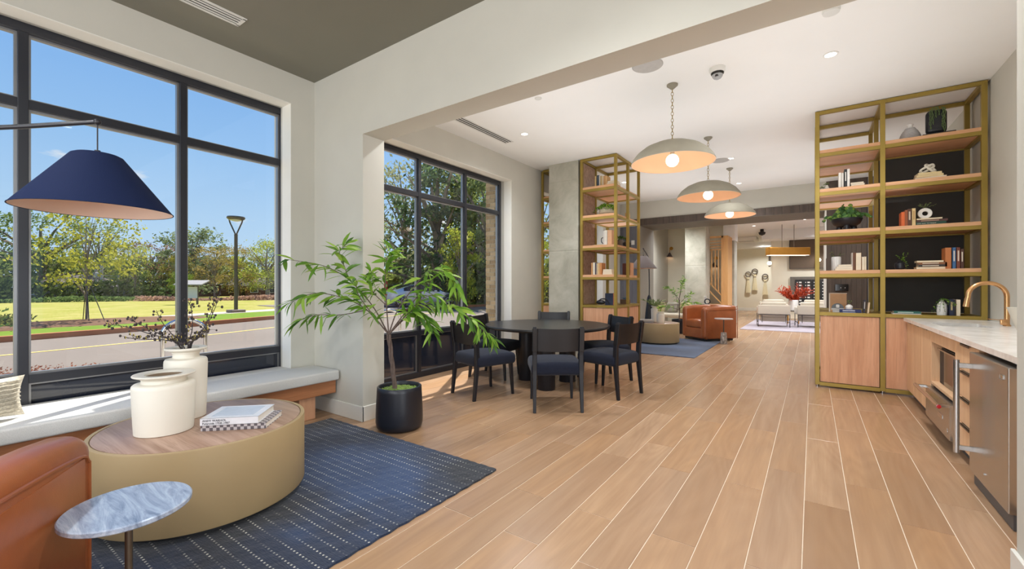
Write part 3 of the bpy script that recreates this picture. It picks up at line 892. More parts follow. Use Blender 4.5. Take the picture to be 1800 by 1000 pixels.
# ---- books on the coffee table
def checker():
    g = NG('checkered_cover')
    c = g.n('ShaderNodeTexChecker', {'Vector': g.coord(), 'Scale': 56.0, 'Color1': s2l((96, 88, 92)) + (1,), 'Color2': s2l((190, 182, 182)) + (1,)}).outputs[0]
    return g.bsdf(c, .5)
M['checker'] = checker()
def big_book(x, y, z, rz, L, D, T, cover, label):
    t = thing('coffee_table_book', label, 'book', (x, y, z), rz)
    b = MB(); b.box(-L / 2, -D / 2, 0, L / 2, D / 2, .003); b.box(-L / 2, -D / 2, T - .003, L / 2, D / 2, T); b.box(-L / 2, -D / 2, 0, L / 2, -D / 2 + .004, T)
    b.build('cover', cover, t, bevel=.001)
    b = MB(); b.box(-L / 2 + .004, -D / 2 + .004, .003, L / 2 - .004, D / 2 - .006, T - .003); b.build('pages', cmat((228, 222, 212)), t)
    return t
rz = math.atan2(.19, .21) + R(2)
t1 = big_book(-2.782, 1.185, .461, rz, .34, .26, .032, M['checker'], 'grey checkered cover book at the bottom of the coffee table stack')
t2 = big_book(-2.795, 1.165, .4935, rz + R(1), .30, .255, .040, cmat((226, 226, 230), .3), 'white glossy photo book lying on top of the checkered book')
text('spine_title', 'ANDY WARHOL', .0165, (-.138, -.1285, .0215), (R(90), 0, 0), cmat((50, 50, 56)), t2)
text('spine_title', 'Polaroids 1958\u20131987', .0165, (-.138, -.1285, .006), (R(90), 0, 0), cmat((50, 50, 56)), t2)
b = MB(); b.box(-.11, -.09, .0401, .11, .10, .0406); b.build('cover_picture', cmat((200, 204, 212), .25), t2)

# ---- marble side tables
t = thing('side_table', 'side table with round blue-grey marble top beside the front leather armchair', 'table', (-1.955, .462, 0))
b = MB(); b.lathe([(.174, 0), (.178, .004), (.178, .016), (.174, .020)], (0, 0, .498), 64); b.build('marble_top', M['marble_blue'], t, smooth=True)
b = MB(); b.cyl((0, 0, .12), .011, .378, 20); b.build('stem', M['bronze'], t, smooth=True)
b = MB(); b.lathe([(.075, .014), (.078, .02), (.062, .16), (.058, .165)], n=32); b.build('stone_base', M['marble_grey'], t, smooth=True)
t = thing('side_table', 'small side table on a veined marble foot beside the far cognac armchair', 'table', (-1.60, 10.42, 0))
b = MB(); b.lathe([(.182, 0), (.186, .004), (.186, .016), (.182, .020)], (0, 0, .54), 48); b.build('marble_top', cmat((196, 188, 184), .3), t, smooth=True)
b = MB(); b.cyl((0, 0, .24), .012, .30, 16); b.build('stem', M['bronze'], t, smooth=True)
b = MB(); b.lathe([(.072, .0), (.074, .01), (.058, .24), (.054, .25)], n=32); b.build('stone_base', M['marble_grey'], t, smooth=True)

# ---- cognac leather club armchairs
def armchair(x, y, rz, label):
    t = thing('leather_armchair', label, 'armchair', (x, y, .0145), rz)
    Wd, D, H = .425, .435, .74
    b = MB(); b.rbox(-Wd + .06, -D + .06, 0, Wd - .06, D - .06, .05, .01, 1); b.build('plinth', M['dark_plastic'], t)
    b = MB(); b.rbox(-Wd + .10, -D + .10, .045, Wd - .10, D - .012, .27, .03, 3); b.build('seat_base', M['tan_leather'], t, smooth=True)
    b = MB(); b.rbox(-Wd + .145, -D + .16, .265, Wd - .145, D + .0, .425, .05, 4, dome=.03, cuts=5); b.build('seat_cushion', M['tan_leather'], t, smooth=True)
    for s in (-1, 1):
        xi, xo = sorted((s * (Wd - .165), s * Wd))
        b = MB(); b.rbox(xi, -D + .02, .045, xo, D, H, .07, 6, cuts=4)
        for i, q in enumerate(b.v):      # the arm droops a little to its front
            if q[2] > .4: b.v[i] = (q[0], q[1], q[2] - .035 * max(0, q[1] / D) ** 2)
        b.build('arm', M['tan_leather'], t, smooth=True)
        x_ = s * (Wd + .001)
        x0_, x1_ = sorted((s * (Wd - .012), s * (Wd + .004)))
        b = MB(); b.rbox(x0_, -D + .03, .06, x1_, D - .085, H - .105, .006, 2)
        b.build('side_panel', M['tan_leather'], t, smooth=True)
        path = [(x_, -D + .005, .05), (x_, -D + .004, H - .10), (x_, -D + .04, H - .070), (x_, 0, H - .072), (x_, D - .13, H - .092), (x_, D - .068, H - .125), (x_, D - .058, H - .19), (x_, D - .058, .05)]
        b = MB(); b.tube(bez(path, 6), .0065, 6); b.build('piping', M['tan_leather'], t, smooth=True)
    b = MB(); b.rbox(-Wd + .005, -D, .045, Wd - .005, -D + .17, H + .01, .06, 5); b.build('backrest', M['tan_leather'], t, smooth=True)
    b = MB(); b.tube(bez([(-Wd, -D - .004, .06), (-Wd + .01, -D - .004, H - .05), (-Wd + .05, -D - .002, H - .02), (0, -D - .002, H - .015), (Wd - .05, -D - .002, H - .02), (Wd - .01, -D - .004, H - .05), (Wd, -D - .004, .06)], 6), .006, 6)
    b.build('piping', M['tan_leather'], t, smooth=True)
    return t
armchair(-2.131, -.154, R(56.6), 'cognac leather club armchair in the front left corner beside the marble side table')
a2 = armchair(-2.017, 11.008, R(138.3), 'cognac leather club armchair at the far end of the blue-grey rug')
a2.scale = (1, 1, 1.08)

# ---- arc floor lamps with wide cone shades
def arc_lamp(base, shade, r, h, cable, shade_m, label):
    bx, by = base; sx, sy, sz = shade
    t = thing('arc_floor_lamp', label, 'lamp', (bx, by, 0))
    o = Vector((bx, by, 0)); s = Vector((sx, sy, sz)) - o
    b = MB(); b.lathe([(.155, .014), (.16, .02), (.155, .04), (.12, .30), (.08, .72), (.045, 1.0), (.02, 1.06)], n=32); b.build('cone_base', M['lamp_black'], t, smooth=True)
    top = s + Vector((0, 0, h + cable))
    flat = Vector((s.x, s.y, 0)); L = flat.length; d = flat.normalized()
    b = MB(); b.tube(bez([(0, 0, 1.0), d * L * -.02 + Vector((0, 0, 1.35)), d * L * .10 + Vector((0, 0, top.z - .22)), d * L * .42 + Vector((0, 0, top.z - .105)), d * L * .75 + Vector((0, 0, top.z - .045)), top], 8), .0115, 10)
    b.build('arc_arm', M['lamp_black'], t, smooth=True)
    b = MB(); b.tube([top, top - Vector((0, 0, .012)), s + Vector((0, 0, h))], .0032, 6); b.sphere(top, .016, 12, 8); b.cyl(tuple(s + Vector((0, 0, h))), .012, .02, 12); b.build('cable', M['lamp_black'], t, smooth=True)
    rt = r * .29
    b = MB(); b.lathe([(r, 0), (r - .001, .003), (rt + .012, h - .010), (rt - .004, h - .002), (.004, h)], tuple(s), 72, cap0=False, cap1=True); b.build('shade', M[shade_m], t, smooth=True)
    b = MB(); b.lathe([(r - .003, .001), (rt + .004, h - .014), (.004, h - .012)], tuple(s), 72, cap0=False, cap1=True); b.build('shade_lining', M['pink_in'], t, smooth=True)
    b = MB(); b.tube([s + Vector((math.cos(a) * r, math.sin(a) * r, .001)) for a in [k * PI / 36 for k in range(72)]], .0022, 5, closed=True); b.build('shade_rim', M[shade_m], t, smooth=True)
    return t
arc_lamp((-3.62, -.20), (-2.97, .58, 1.66), .303, .285, .165, 'navy_shade', 'arc floor lamp with navy cone shade hanging over the front coffee table')
arc_lamp((-3.09, 9.95), (-3.06, 9.44, 1.66), .285, .275, .16, 'brown_shade', 'arc floor lamp with brown cone shade and black cone base beside the brass bookcase')

# ---- potted willow-leaf tree
t = thing('potted_tree', 'slender potted tree with long willow-like leaves in a matte black pot by the wall pier', 'plant', (-3.06, 2.60, 0))
b = MB()
b.lathe([(.155, .0), (.185, .008), (.202, .03), (.208, .07), (.205, .18), (.197, .34), (.195, .372), (.190, .378), (.178, .378), (.172, .370), (.172, .34)], n=56, cap1=False)
b.build('pot', M['pot_black'], t, smooth=True)
b = MB(); b.lathe([(.172, .335), (.12, .348), (.05, .352), (.002, .354)], n=32, cap0=True)
rs = random.Random(3)
for i in range(210):
    a = rs.uniform(0, 2 * PI); r_ = .165 * math.sqrt(rs.random())
    b.sphere((r_ * math.cos(a), r_ * math.sin(a), .342 + .01 * (1 - r_ / .17)), rs.uniform(.008, .016), 6, 4, (1, 1, .7))
b.build('moss', M['moss'], t, smooth=True)
O = Vector((-3.06, 2.60, 0))
def T(px, py, pz): return Vector((px, py, pz)) - O
B = {}
def branch(path, r0, r1, n=8):
    pts = bez(path, n)
    b = MB(); b.tube(pts, [r0 + (r1 - r0) * i / (len(pts) - 1) for i in range(len(pts))], 7)
    b.build('branch', M['bark_dark'], t, smooth=True)
    return pts
for k in range(3):     # three twisted stems
    a = k * 2.1
    pts = []
    for i in range(13):
        z = .34 + .50 * i / 12
        q = T(-3.085 - .05 * i / 12, 2.57 - .03 * i / 12, z)
        pts.append(q + Vector((math.cos(a + i * .55), math.sin(a + i * .55), 0)) * (.009 + .004 * (i / 12)))
    b = MB(); b.tube(pts, [.013 - .003 * i / 12 for i in range(13)], 7); b.build('trunk', M['bark_dark'], t, smooth=True)
F0 = T(-3.135, 2.54, .84)
brs = [
    ([F0, T(-3.30, 2.43, 1.06), T(-3.47, 2.30, 1.17), T(-3.68, 2.15, 1.21), T(-3.88, 2.02, 1.12)], .85),
    ([F0, T(-3.25, 2.45, 1.10), T(-3.42, 2.33, 1.33), T(-3.62, 2.2, 1.46), T(-3.90, 2.0, 1.52)], .8),
    ([T(-3.42, 2.33, 1.33), T(-3.46, 2.31, 1.45), T(-3.49, 2.28, 1.58), T(-3.45, 2.33, 1.66)], .9),
    ([F0, T(-3.14, 2.52, 1.10), T(-3.13, 2.50, 1.35), T(-3.11, 2.50, 1.52), T(-3.05, 2.52, 1.60)], 1.0),
    ([F0, T(-3.06, 2.58, 1.06), T(-2.92, 2.66, 1.28), T(-2.80, 2.74, 1.42), T(-2.66, 2.84, 1.37), T(-2.60, 2.88, 1.26)], .8),
    ([F0, T(-2.98, 2.62, 1.00), T(-2.78, 2.74, 1.13), T(-2.58, 2.88, 1.06), T(-2.42, 2.98, .90), T(-2.33, 3.04, .80)], 1.0),
    ([F0, T(-3.00, 2.58, .98), T(-2.90, 2.62, 1.06), T(-2.80, 2.66, 1.00), T(-2.72, 2.70, .88)], 1.25),
    ([F0, T(-3.20, 2.42, 1.02), T(-3.27, 2.32, 1.20), T(-3.22, 2.26, 1.34)], 1.0),
    ([T(-3.14, 2.52, 1.10), T(-3.22, 2.44, 1.22), T(-3.20, 2.38, 1.34), T(-3.12, 2.34, 1.40)], 1.1),
    ([T(-3.30, 2.43, 1.06), T(-3.44, 2.26, 1.02), T(-3.60, 2.12, 1.02), T(-3.74, 2.02, .96)], .8),
    ([F0, T(-2.95, 2.68, 1.15), T(-2.86, 2.82, 1.34), T(-2.84, 2.92, 1.48)], .6),
    ([T(-2.98, 2.62, 1.00), T(-2.86, 2.62, 1.12), T(-2.70, 2.66, 1.20), T(-2.54, 2.72, 1.12)], .45),
]
lm = [leaf_mesh('leaf', .155, .034, .28, M['leaf']), leaf_mesh('leaf', .135, .036, .4, M['leaf']), leaf_mesh('leaf', .175, .031, .16, M['leaf'])]
rs = random.Random(21)
nl = 0
more = MB()
for path, dens in brs:
    pts = branch(path, .0062 if path[0] == F0 else .0045, .0018)
    for i in range(len(pts)):
        u = i / (len(pts) - 1)
        if u < .24: continue
        k = int(dens * 1.75 + rs.random())
        for q_ in range(k):
            tan = (pts[min(i + 1, len(pts) - 1)] - pts[i - 1]).normalized()
            sd = Vector((rs.uniform(-1, 1), rs.uniform(-1, 1), rs.uniform(-1.0, .35)))
            d = (tan * rs.uniform(.4, 1.0) + sd.normalized() * .8).normalized()
            if (O + pts[i] + d * .16).y > 2.46 and (O + pts[i] + d * .16).x < -3.38: d = (d + Vector((.3, -1.3, 0))).normalized()
            if q_ < 2 and nl < 298:
                put_leaf(lm[rs.randrange(3)], t, pts[i], d, rs.uniform(-1, 1), rs.uniform(.8, 1.2)); nl += 1
            else:
                leaf_add(more, pts[i], d, rs.uniform(.11, .15), .028, .28, rs.uniform(-1, 1))
o = more.build('further_leaves', M['leaf'], t, smooth=True); o['kind'] = 'stuff'

# ================================================================== DINING GROUP
t = thing('dining_table', 'large round black dining table on thick cylinder legs', 'table', (-3.0, 5.13, 0))
b = MB(); b.lathe([(.80, .705), (.838, .716), (.852, .730), (.852, .744), (.848, .750)], n=96); b.build('table_top', M['table_top'], t, smooth=True)
for (x, y) in ((-3.20, 4.93), (-2.70, 4.60), (-2.70, 5.16), (-3.2, 5.5)):
    b = MB(); b.lathe([(.108, 0), (.110, .004), (.110, .706)], (x + 3.0, y - 5.13, 0), 36); b.build('cylinder_leg', M['black_wood'], t, smooth=True)
def dining_chair():
    t = thing('dining_chair', 'x', 'chair')
    for s in (-1, 1):
        b = MB()
        P = [(s * .240, -.285, 0), (s * .238, -.262, .22), (s * .236, -.245, .42), (s * .236, -.250, .58), (s * .238, -.285, .865)]
        Wp = [.030, .036, .044, .042, .036]
        vs = []
        for (x, y, z), w in zip(P, Wp):
            h = w / 2; dp = h * 1.15
            vs += [(x - h, y - dp, z), (x + h, y - dp, z), (x + h, y + dp, z), (x - h, y + dp, z)]
        fs = [(0, 3, 2, 1)] + [(i * 4 + k, i * 4 + (k + 1) % 4, i * 4 + 4 + (k + 1) % 4, i * 4 + 4 + k) for i in range(4) for k in range(4)] + [(16, 17, 18, 19)]
        b.add(vs, fs); b.build('rear_leg', M['black_wood'], t, bevel=.004)
        b = MB()
        vs = []
        for (x, y, z, w) in ((s * .228, .262, 0, .026), (s * .218, .235, .40, .042)):
            h = w / 2
            vs += [(x - h, y - h, z), (x + h, y - h, z), (x + h, y + h, z), (x - h, y + h, z)]
        b.add(vs, [(0, 3, 2, 1), (4, 5, 6, 7)] + [(k, (k + 1) % 4, 4 + (k + 1) % 4, 4 + k) for k in range(4)])
        b.build('front_leg', M['black_wood'], t, bevel=.003)
    b = MB(); b.rbox(-.272, -.262, .365, .272, .290, .485, .042, 5, dome=.036, cuts=5); b.build('seat', M['navy_seat'], t, smooth=True)
    # leather sling back wrapped round the posts
    b = MB(); n = 14
    vs = []
    for j, z in enumerate((.618, .70, .78, .850)):
        yb = -.252 - (z - .58) * .125
        for i in range(n + 1):
            a = i / n * 2 - 1
            vs.append((a * .235, yb - .034 * (1 - a * a) + .008, z - .006 * (1 - a * a)))
    m = n + 1
    fs = [(j * m + i, j * m + i + 1, (j + 1) * m + i + 1, (j + 1) * m + i) for j in range(3) for i in range(n)]
    b.add(vs, fs); b.add([(x, y - .008, z) for x, y, z in vs], [tuple(reversed(f)) for f in fs])
    k = len(vs)
    top = [(3 * m + i) for i in range(m)]
    for row in (0, 3 * m):
        b.add([vs[row + i] for i in range(m)] + [(vs[row + i][0], vs[row + i][1] - .008, vs[row + i][2]) for i in range(m)], [(i, i + 1, m + i + 1, m + i) for i in range(n)])
    b.build('sling_back', M['black_leather'], t, smooth=True)
    for s in (-1, 1):
        b = MB(); vs = []
        for z in (.612, .852):
            yb = -.252 - (z - .58) * .125; x = s * .237
            h, dp = .0245, .0275
            vs += [(x - h, yb - dp, z), (x + h, yb - dp, z), (x + h, yb + dp, z), (x - h, yb + dp, z)]
        b.add(vs, [(0, 3, 2, 1), (4, 5, 6, 7)] + [(q, (q + 1) % 4, 4 + (q + 1) % 4, 4 + q) for q in range(4)])
        b.build('leather_sleeve', M['black_leather'], t, bevel=.005)
    return t
proto = None
for (rc, f, lab) in (
    ((-2.095, 3.81), (-.60, .80), 'black dining chair nearest the camera, its leather sling back facing us'),
    ((-1.72, 4.84), (-.97, .22), 'black dining chair at the right side of the round table, nearest the walkway'),
    ((-3.29, 3.72), (.30, .95), 'black dining chair at the left, beside the potted tree leaves'),
    ((-3.98, 4.83), (.97, .17), 'black dining chair between the tall window and the round table'),
    ((-2.20, 5.80), (-.55, -.83), 'black dining chair in front of the oak panelled brass bookcase, back lit blue'),
    ((-3.47, 6.16), (.42, -.90), 'black dining chair behind the round table, before the concrete column')):
    fl = math.hypot(*f); f = (f[0] / fl, f[1] / fl)
    loc = (rc[0] + f[0] * .285, rc[1] + f[1] * .285, 0); rz = math.atan2(-f[0], f[1])
    if proto is None:
        proto = dining_chair(); proto.location = loc; proto.rotation_euler = (0, 0, rz); proto['label'] = lab; proto['group'] = 'chairs around the round dining table'
    else:
        dup(proto, loc, rz, lab, 'chairs around the round dining table')

# ================================================================== PENDANTS AND CEILING FITTINGS
def pendant(x, y, zr, lab):
    t = thing('pendant_lamp', lab, 'lamp', (x, y, zr), group='domed pendants in a row')
    r, h = .435, .235
    out = [(r, 0), (r + .002, .008), (r * .965, .045), (r * .86, .105), (r * .68, .165), (r * .45, .208), (r * .2, .230), (.03, .236)]
    b = MB(); b.lathe(out, n=72, cap0=False); b.build('shade', M['pendant'], t, smooth=True)
    inn = [(r, 0), (r - .013, .001), (r - .013, .008), (r * .93, .043), (r * .83, .100), (r * .65, .155), (r * .43, .196), (r * .18, .217), (.02, .220)]
    b = MB(); b.lathe(inn, n=72, cap0=False); b.build('shade_inside', M['pendant_in'], t, smooth=True)
    b = MB(); b.sphere((0, 0, .030), .068, 24, 16); bl = b.build('bulb', M['bulb'], t, smooth=True)
    b = MB(); b.cyl((0, 0, .09), .024, .13, 16); b.build('socket', M['pendant'], t, smooth=True)
    ztop = H2 - zr
    b = MB(); b.lathe([(.058, ztop), (.058, ztop - .014), (.035, ztop - .034), (.018, ztop - .05)], n=32); b.build('canopy', M['pendant'], t, smooth=True)
    z = .236; k = 0
    L = .036
    n = int((ztop - .05 - z) / L)
    L = (ztop - .05 - z) / n
    for i in range(n):
        zc = z + L * (i + .5); a = PI / 2 * (i % 2) + .4
        pts = []
        for q in range(12):
            th = 2 * PI * q / 12
            pts.append(Vector((math.cos(th) * .0125 * math.cos(a), math.cos(th) * .0125 * math.sin(a), zc + math.sin(th) * L * .62)))
        b = MB(); b.tube(pts, .0028, 5, closed=True); b.build('chain_link', M['brass'], t, smooth=True)
pendant(-1.262, 4.88, 2.625, 'domed greige pendant nearest the camera, largest of the three')
pendant(-1.275, 6.93, 2.60, 'domed greige pendant in the middle of the row of three')
pendant(-1.277, 8.98, 2.60, 'domed greige pendant furthest away, smallest of the three')

labs = {0: 'recessed downlight in the white ceiling above the kitchen counter side', 1: 'recessed downlight in the white ceiling near the linear vent', 2: 'recessed downlight behind the pendants near the round ceiling speaker'}
for i, (x, y, z) in enumerate(DOWNLIGHTS):
    lab = labs.get(i)
    if lab is None:
        lab = 'small recessed downlight in the ceiling of %s, %s' % ('the far sitting room' if y > 11 else 'the dining room' if y > 3 else 'the front lounge', {
            3: 'added over the back of the right brass bookcase', 4: 'added over the far lounge rug near the window', 5: 'added over the steel fridge', 6: 'added beside the first window pier', 7: 'added just before the dark header',
            8: 'left, near the sconce wall', 9: 'just past the dark header', 10: 'before the tassel wall', 11: 'over the cream chairs', 12: 'left, near the tassels', 13: 'deepest, by the tassel wall', 14: 'before the mailbox wall', 15: 'to the right past the cladding',
            16: 'added over the window bench', 17: 'added near the dividing header', 18: 'added right of the camera', 19: 'behind the camera'}[i])
    lab = lab.replace('small recessed downlight in the ceiling', 'small downlight')
    t = thing('downlight', lab, 'light', (x, y, z))
    b = MB(); b.lathe([(.062, -.001), (.062, -.006), (.050, -.008), (.046, -.004), (.046, -.001)], n=32); b.build('trim_ring', M['switch_white'], t, smooth=True)
    b = MB(); b.lathe([(.046, -.003), (.03, -.0045), (.002, -.005)], n=24, cap0=True); b.build('lens', M['glow'], t, smooth=True)
def disc(name, x, y, r, h, m, lab, cat):
    t = thing(name, lab, cat, (x, y, H2))
    b = MB(); b.lathe([(r, 0), (r, -h * .6), (r * .96, -h)], n=40); b.build('housing', m, t, smooth=True)
    b = MB(); b.lathe([(r * .93, -h - .0004), (.004, -h - .001)], n=40, cap0=True); b.build('face', cmat((186, 183, 179), .8) if r > .1 else M['vent_white'], t, smooth=True)
    return t
disc('ceiling_speaker', -1.356, 4.309, .15, .008, cmat((178, 175, 171), .8), 'large round grey ceiling speaker next to the nearest pendant', 'speaker')
disc('ceiling_speaker', -1.334, 8.32, .15, .008, cmat((178, 175, 171), .8), 'round ceiling speaker between the second and third pendant canopies', 'speaker')
disc('smoke_detector', .123, 4.277, .06, .03, M['switch_white'], 'round white smoke detector on the ceiling at the upper right', 'detector')
disc('sprinkler_cover', -2.649, 4.326, .042, .010, M['switch_white'], 'small white sprinkler cover plate close to the dividing header', 'sprinkler')
disc('sprinkler_cover', -3.0, 8.0, .042, .010, M['switch_white'], 'small white sprinkler cover plate above the left brass bookcase', 'sprinkler')
t = thing('dome_camera', 'white dome security camera with black lens on the ceiling', 'camera', (-.791, 4.773, H2))
b = MB(); b.lathe([(.075, 0), (.075, -.035), (.07, -.045), (.06, -.05)], n=36); b.build('base', M['switch_white'], t, smooth=True)
b = MB(); b.lathe([(.062, -.046), (.060, -.062), (.052, -.07)], n=36); b.build('black_band', M['black_gloss'], t, smooth=True)
b = MB(); b.lathe([(.052, -.066), (.049, -.085), (.036, -.103), (.018, -.112), (.002, -.114)], n=30, cap0=True); b.build('dome', cmat((176, 178, 180), .15), t, smooth=True)
b = MB(); b.cyl((.0, -.035, -.098), .017, .016, 16, M4=None); b.build('lens', M['black_gloss'], t, smooth=True)
def slot_vent(x0, x1, y0, y1, z, lab, n=3):
    t = thing('ceiling_vent', lab, 'vent', (x0, y0, z))
    w = x1 - x0; L = y1 - y0
    b = MB(); b.box(0, 0, -.003, w, L, -.0005); b.build('backing', M['slot_black'], t)
    b = MB(); b.box(-.012, -.012, -.006, .012, L + .012, 0); b.box(w - .012, -.012, -.006, w + .012, L + .012, 0); b.box(0, -.012, -.006, w, .012, 0); b.box(0, L - .012, -.006, w, L + .012, 0); b.build('frame', M['vent_white'], t)
    for k in range(1, n):
        xc = w * k / n
        b = MB(); b.box(xc - .008, 0, -.0065, xc + .008, L, -.001); b.build('slat', M['vent_white'], t)
slot_vent(-3.90, -3.765, 3.6, 5.40, H2, 'long white linear slot vent in the dining room ceiling near the window wall')
slot_vent(-3.85, -3.715, .3, 1.59, H1, 'short linear slot vent in the taupe front ceiling', 4)

# ================================================================== BRASS BOOKCASES
LV = [.042, .925, 1.405, 1.91, 2.435, 2.925, 3.462]
PWD = .046
def bookcase(name_label, x_posts, y_rows, z_off, bays, panels, feet=True):
    """posts, rails and boards of one brass unit; bays = (x0, x1, y0, y1)"""
    cx_, cy_ = x_posts[0], y_rows[0]
    t = thing('brass_bookcase', name_label, 'bookcase', (cx_, cy_, 0))
    h = PWD / 2
    done = set()
    for (x, y) in sorted({(x, y) for (a, b_, c_, d) in bays for x in (a, b_) for y in (c_, d)}):
        b = MB(); b.box(x - h - cx_, y - h - cy_, .03, x + h - cx_, y + h - cy_, H2 - .008)
        b.build('post', M['brass'], t, bevel=.002)
        b = MB(); b.lathe([(.022, .0), (.022, .008), (.010, .012), (.010, .032)], (x - cx_, y - cy_, 0), 16); b.build('levelling_foot', M['chrome'], t, smooth=True)
    for (a, b_, c_, d) in bays:
        for z in LV:
            for (p, q) in (((a, c_), (b_, c_)), ((a, d), (b_, d)), ((a, c_), (a, d)), ((b_, c_), (b_, d))):
                key = (p, q, z)
                if key in done: continue
                done.add(key)
                r = MB()
                if p[1] == q[1]: r.box(p[0] + h - cx_, p[1] - h * .95 - cy_, z - .021, q[0] - h - cx_, p[1] + h * .95 - cy_, z + .021)
                else: r.box(p[0] - h * .95 - cx_, p[1] + h - cy_, z - .021, p[0] + h * .95 - cx_, q[1] - h - cy_, z + .021)
                r.build('rail', M['brass'], t, bevel=.0015)
        for z in LV[2:-1]:
            r = MB(); r.box(a + h * .8 - cx_, c_ - h * .55 - cy_, z + .0215, b_ - h * .8 - cx_, d + h * .55 - cy_, z + .064); r.build('shelf_board', M['oak_h'], t, bevel=.002)
            r = MB(); r.box(a + h - cx_, c_ + h - cy_, z - .004, b_ - h - cx_, d - h - cy_, z + .0213); r.build('shelf_underside', M['oak_h'], t)
        z = LV[1]
        r = MB(); r.box(a + h - cx_, c_ + h - cy_, z - .004, b_ - h - cx_, d - h - cy_, z + .016); r.build('shelf_board', M['brass'], t)
    for (x0, y0, z0, x1, y1, z1, m, nm) in panels:
        r = MB(); r.box(x0 - cx_, y0 - cy_, z0, x1 - cx_, y1 - cy_, z1); r.build(nm, M[m], t, bevel=.002)
    return t
XA, XB, XC = .052, .683, 1.514
YA, YB, YC = 6.70, 7.33, 7.98
bookcase('tall brass framed bookcase against the right wall beside the kitchen counter', (XA, XB, XC), (YA, YB, YC), 0,
         [(XA, XB, YA, YB), (XA, XB, YB, YC), (XB, XC, YA, YB)],
         [(XA + .03, YA - .008, .07, XB - .03, YA + .006, .90, 'oak', 'base_panel'), (XB + .03, YA - .008, .07, XC - .03, YA + .006, .90, 'oak', 'base_panel'),
          (XA - .006, YA + .03, .07, XA + .006, YB - .03, .90, 'oak', 'base_panel'), (XA - .006, YB + .03, .07, XA + .006, YC - .03, .90, 'oak', 'base_panel'),
          (XB + .025, YB - .002, .95, XC - .025, YB + .012, 2.93, 'black_panel', 'back_panel'),
          (XB - .006, YA + .04, .07, XB + .006, YB - .03, .90, 'oak', 'inner_panel')])
LXA, LXB = -3.31, -2.69
LYA, LYB, LYC = 6.87, 7.44, 8.02
bookcase('tall brass framed bookcase beside the concrete column, open all round', (LXA, LXB), (LYA, LYB, LYC), 0,
         [(LXA, LXB, LYA, LYB), (LXA, LXB, LYB, LYC)],
         [(LXA + .03, LYA - .008, .07, LXB - .03, LYA + .006, .90, 'oak', 'base_panel'),
          (LXB - .006, LYA + .03, .07, LXB + .006, LYB - .03, .90, 'oak', 'base_panel'), (LXB - .006, LYB + .03, .07, LXB + .006, LYC - .03, .90, 'oak', 'base_panel'),
          ] + [(LXA - .006, LYA + .03, LV[i] + .066 if i > 1 else .95, LXA + .006, LYB - .03, LV[i + 1] - .022, 'drum_top', 'side_panel') for i in range(1, 6)])
t = thing('brass_bookcase', 'narrow brass framed bookcase squeezed between the window wall and the concrete column', 'bookcase', (-4.24, 7.09, 0))
for (x, y) in ((0, 0), (.235, 0), (0, .55), (.235, .55)):
    b = MB(); b.box(x - .02, y - .02, .0, x + .02, y + .02, H2 - .03); b.build('post', M['brass'], t, bevel=.002)
for z in LV:
    for (p, q) in (((.02, -.02), (.215, .02)), ((.02, .53), (.215, .57)), ((-.02, .02), (.02, .53)), ((.215, .02), (.255, .53))):
        b = MB(); b.box(p[0], p[1], z - .02, q[0], q[1], z + .02); b.build('rail', M['brass'], t)
    if 1.0 < z < 3.2:
        b = MB(); b.box(.0, .0, z + .0205, .235, .55, z + .055); b.build('shelf_board', M['oak_h'], t)
b = MB(); b.box(.02, -.008, .07, .215, .006, .90); b.build('base_panel', M['oak'], t)

# ================================================================== THINGS ON THE SHELVES
def ztop(i): return LV[i] + (.0645 if i > 1 else .0165)
def book(label, x, y, z, w, h, d, c, flat=False, rz=0.0, group=None, pages_front=False, lean=0.0, band=None):
    """upright: w thick, h tall, d deep; flat: w wide, h thick, d deep; (x, y) is the front middle"""
    t = thing('book', label, 'book', (x, y, z), rz, group)
    if lean: t.rotation_euler = (0, lean, rz)
    cm = cmat(c)
    k = .002
    b = MB()
    if flat:
        b.box(-w / 2, 0, 0, w / 2, d, k); b.box(-w / 2, 0, h - k, w / 2, d, h)
        if not pages_front: b.box(-w / 2, 0, k, w / 2, k, h - k)
        b.build('cover', cm, t)
        b = MB(); b.box(-w / 2 + .003, .0025 if not pages_front else .001, k, w / 2 - .003, d - .003, h - k); b.build('pages', cmat((232, 220, 196)), t)
        if band: b = MB(); b.box(-w * .36, -.0006, h * .3, w * .22, .0001, h * .7); b.build('spine_band', cmat(band), t)
    else:
        b.box(-w / 2, 0, 0, -w / 2 + k, d, h); b.box(w / 2 - k, 0, 0, w / 2, d, h)
        if not pages_front: b.box(-w / 2 + k, 0, 0, w / 2 - k, k, h)
        b.build('cover', cm, t)
        b = MB(); b.box(-w / 2 + k, .0025 if not pages_front else .001, .003, w / 2 - k, d - .003, h - .004); b.build('pages', cmat((232, 220, 196)), t)
        if band: b = MB(); b.box(-w * .22, -.0006, h * .35, w * .22, .0001, h * .85); b.build('spine_band', cmat(band), t)
    return t
def sprig(mb, base, d, L, nl, lw, rs, ll=.03, stem=None, droop=.15, segs=2):
    d = Vector(d).normalized(); base = Vector(base)
    pts = [base + d * L * t_ - Vector((0, 0, 1)) * droop * L * t_ * t_ for t_ in [i / 6 for i in range(7)]]
    if stem is not None: stem.tube(pts, .0014, 4)
    for i in range(nl):
        u = (i + 1) / nl * 6
        k = min(5, int(u)); q = pts[k].lerp(pts[k + 1], u - k)
        dd = (d + Vector((rs.uniform(-1, 1), rs.uniform(-1, 1), rs.uniform(-.6, .9))) * 1.1).normalized()
        leaf_add(mb, q, dd, ll * rs.uniform(.7, 1.2), lw * rs.uniform(.8, 1.2), .2, rs.uniform(-1, 1), segs)
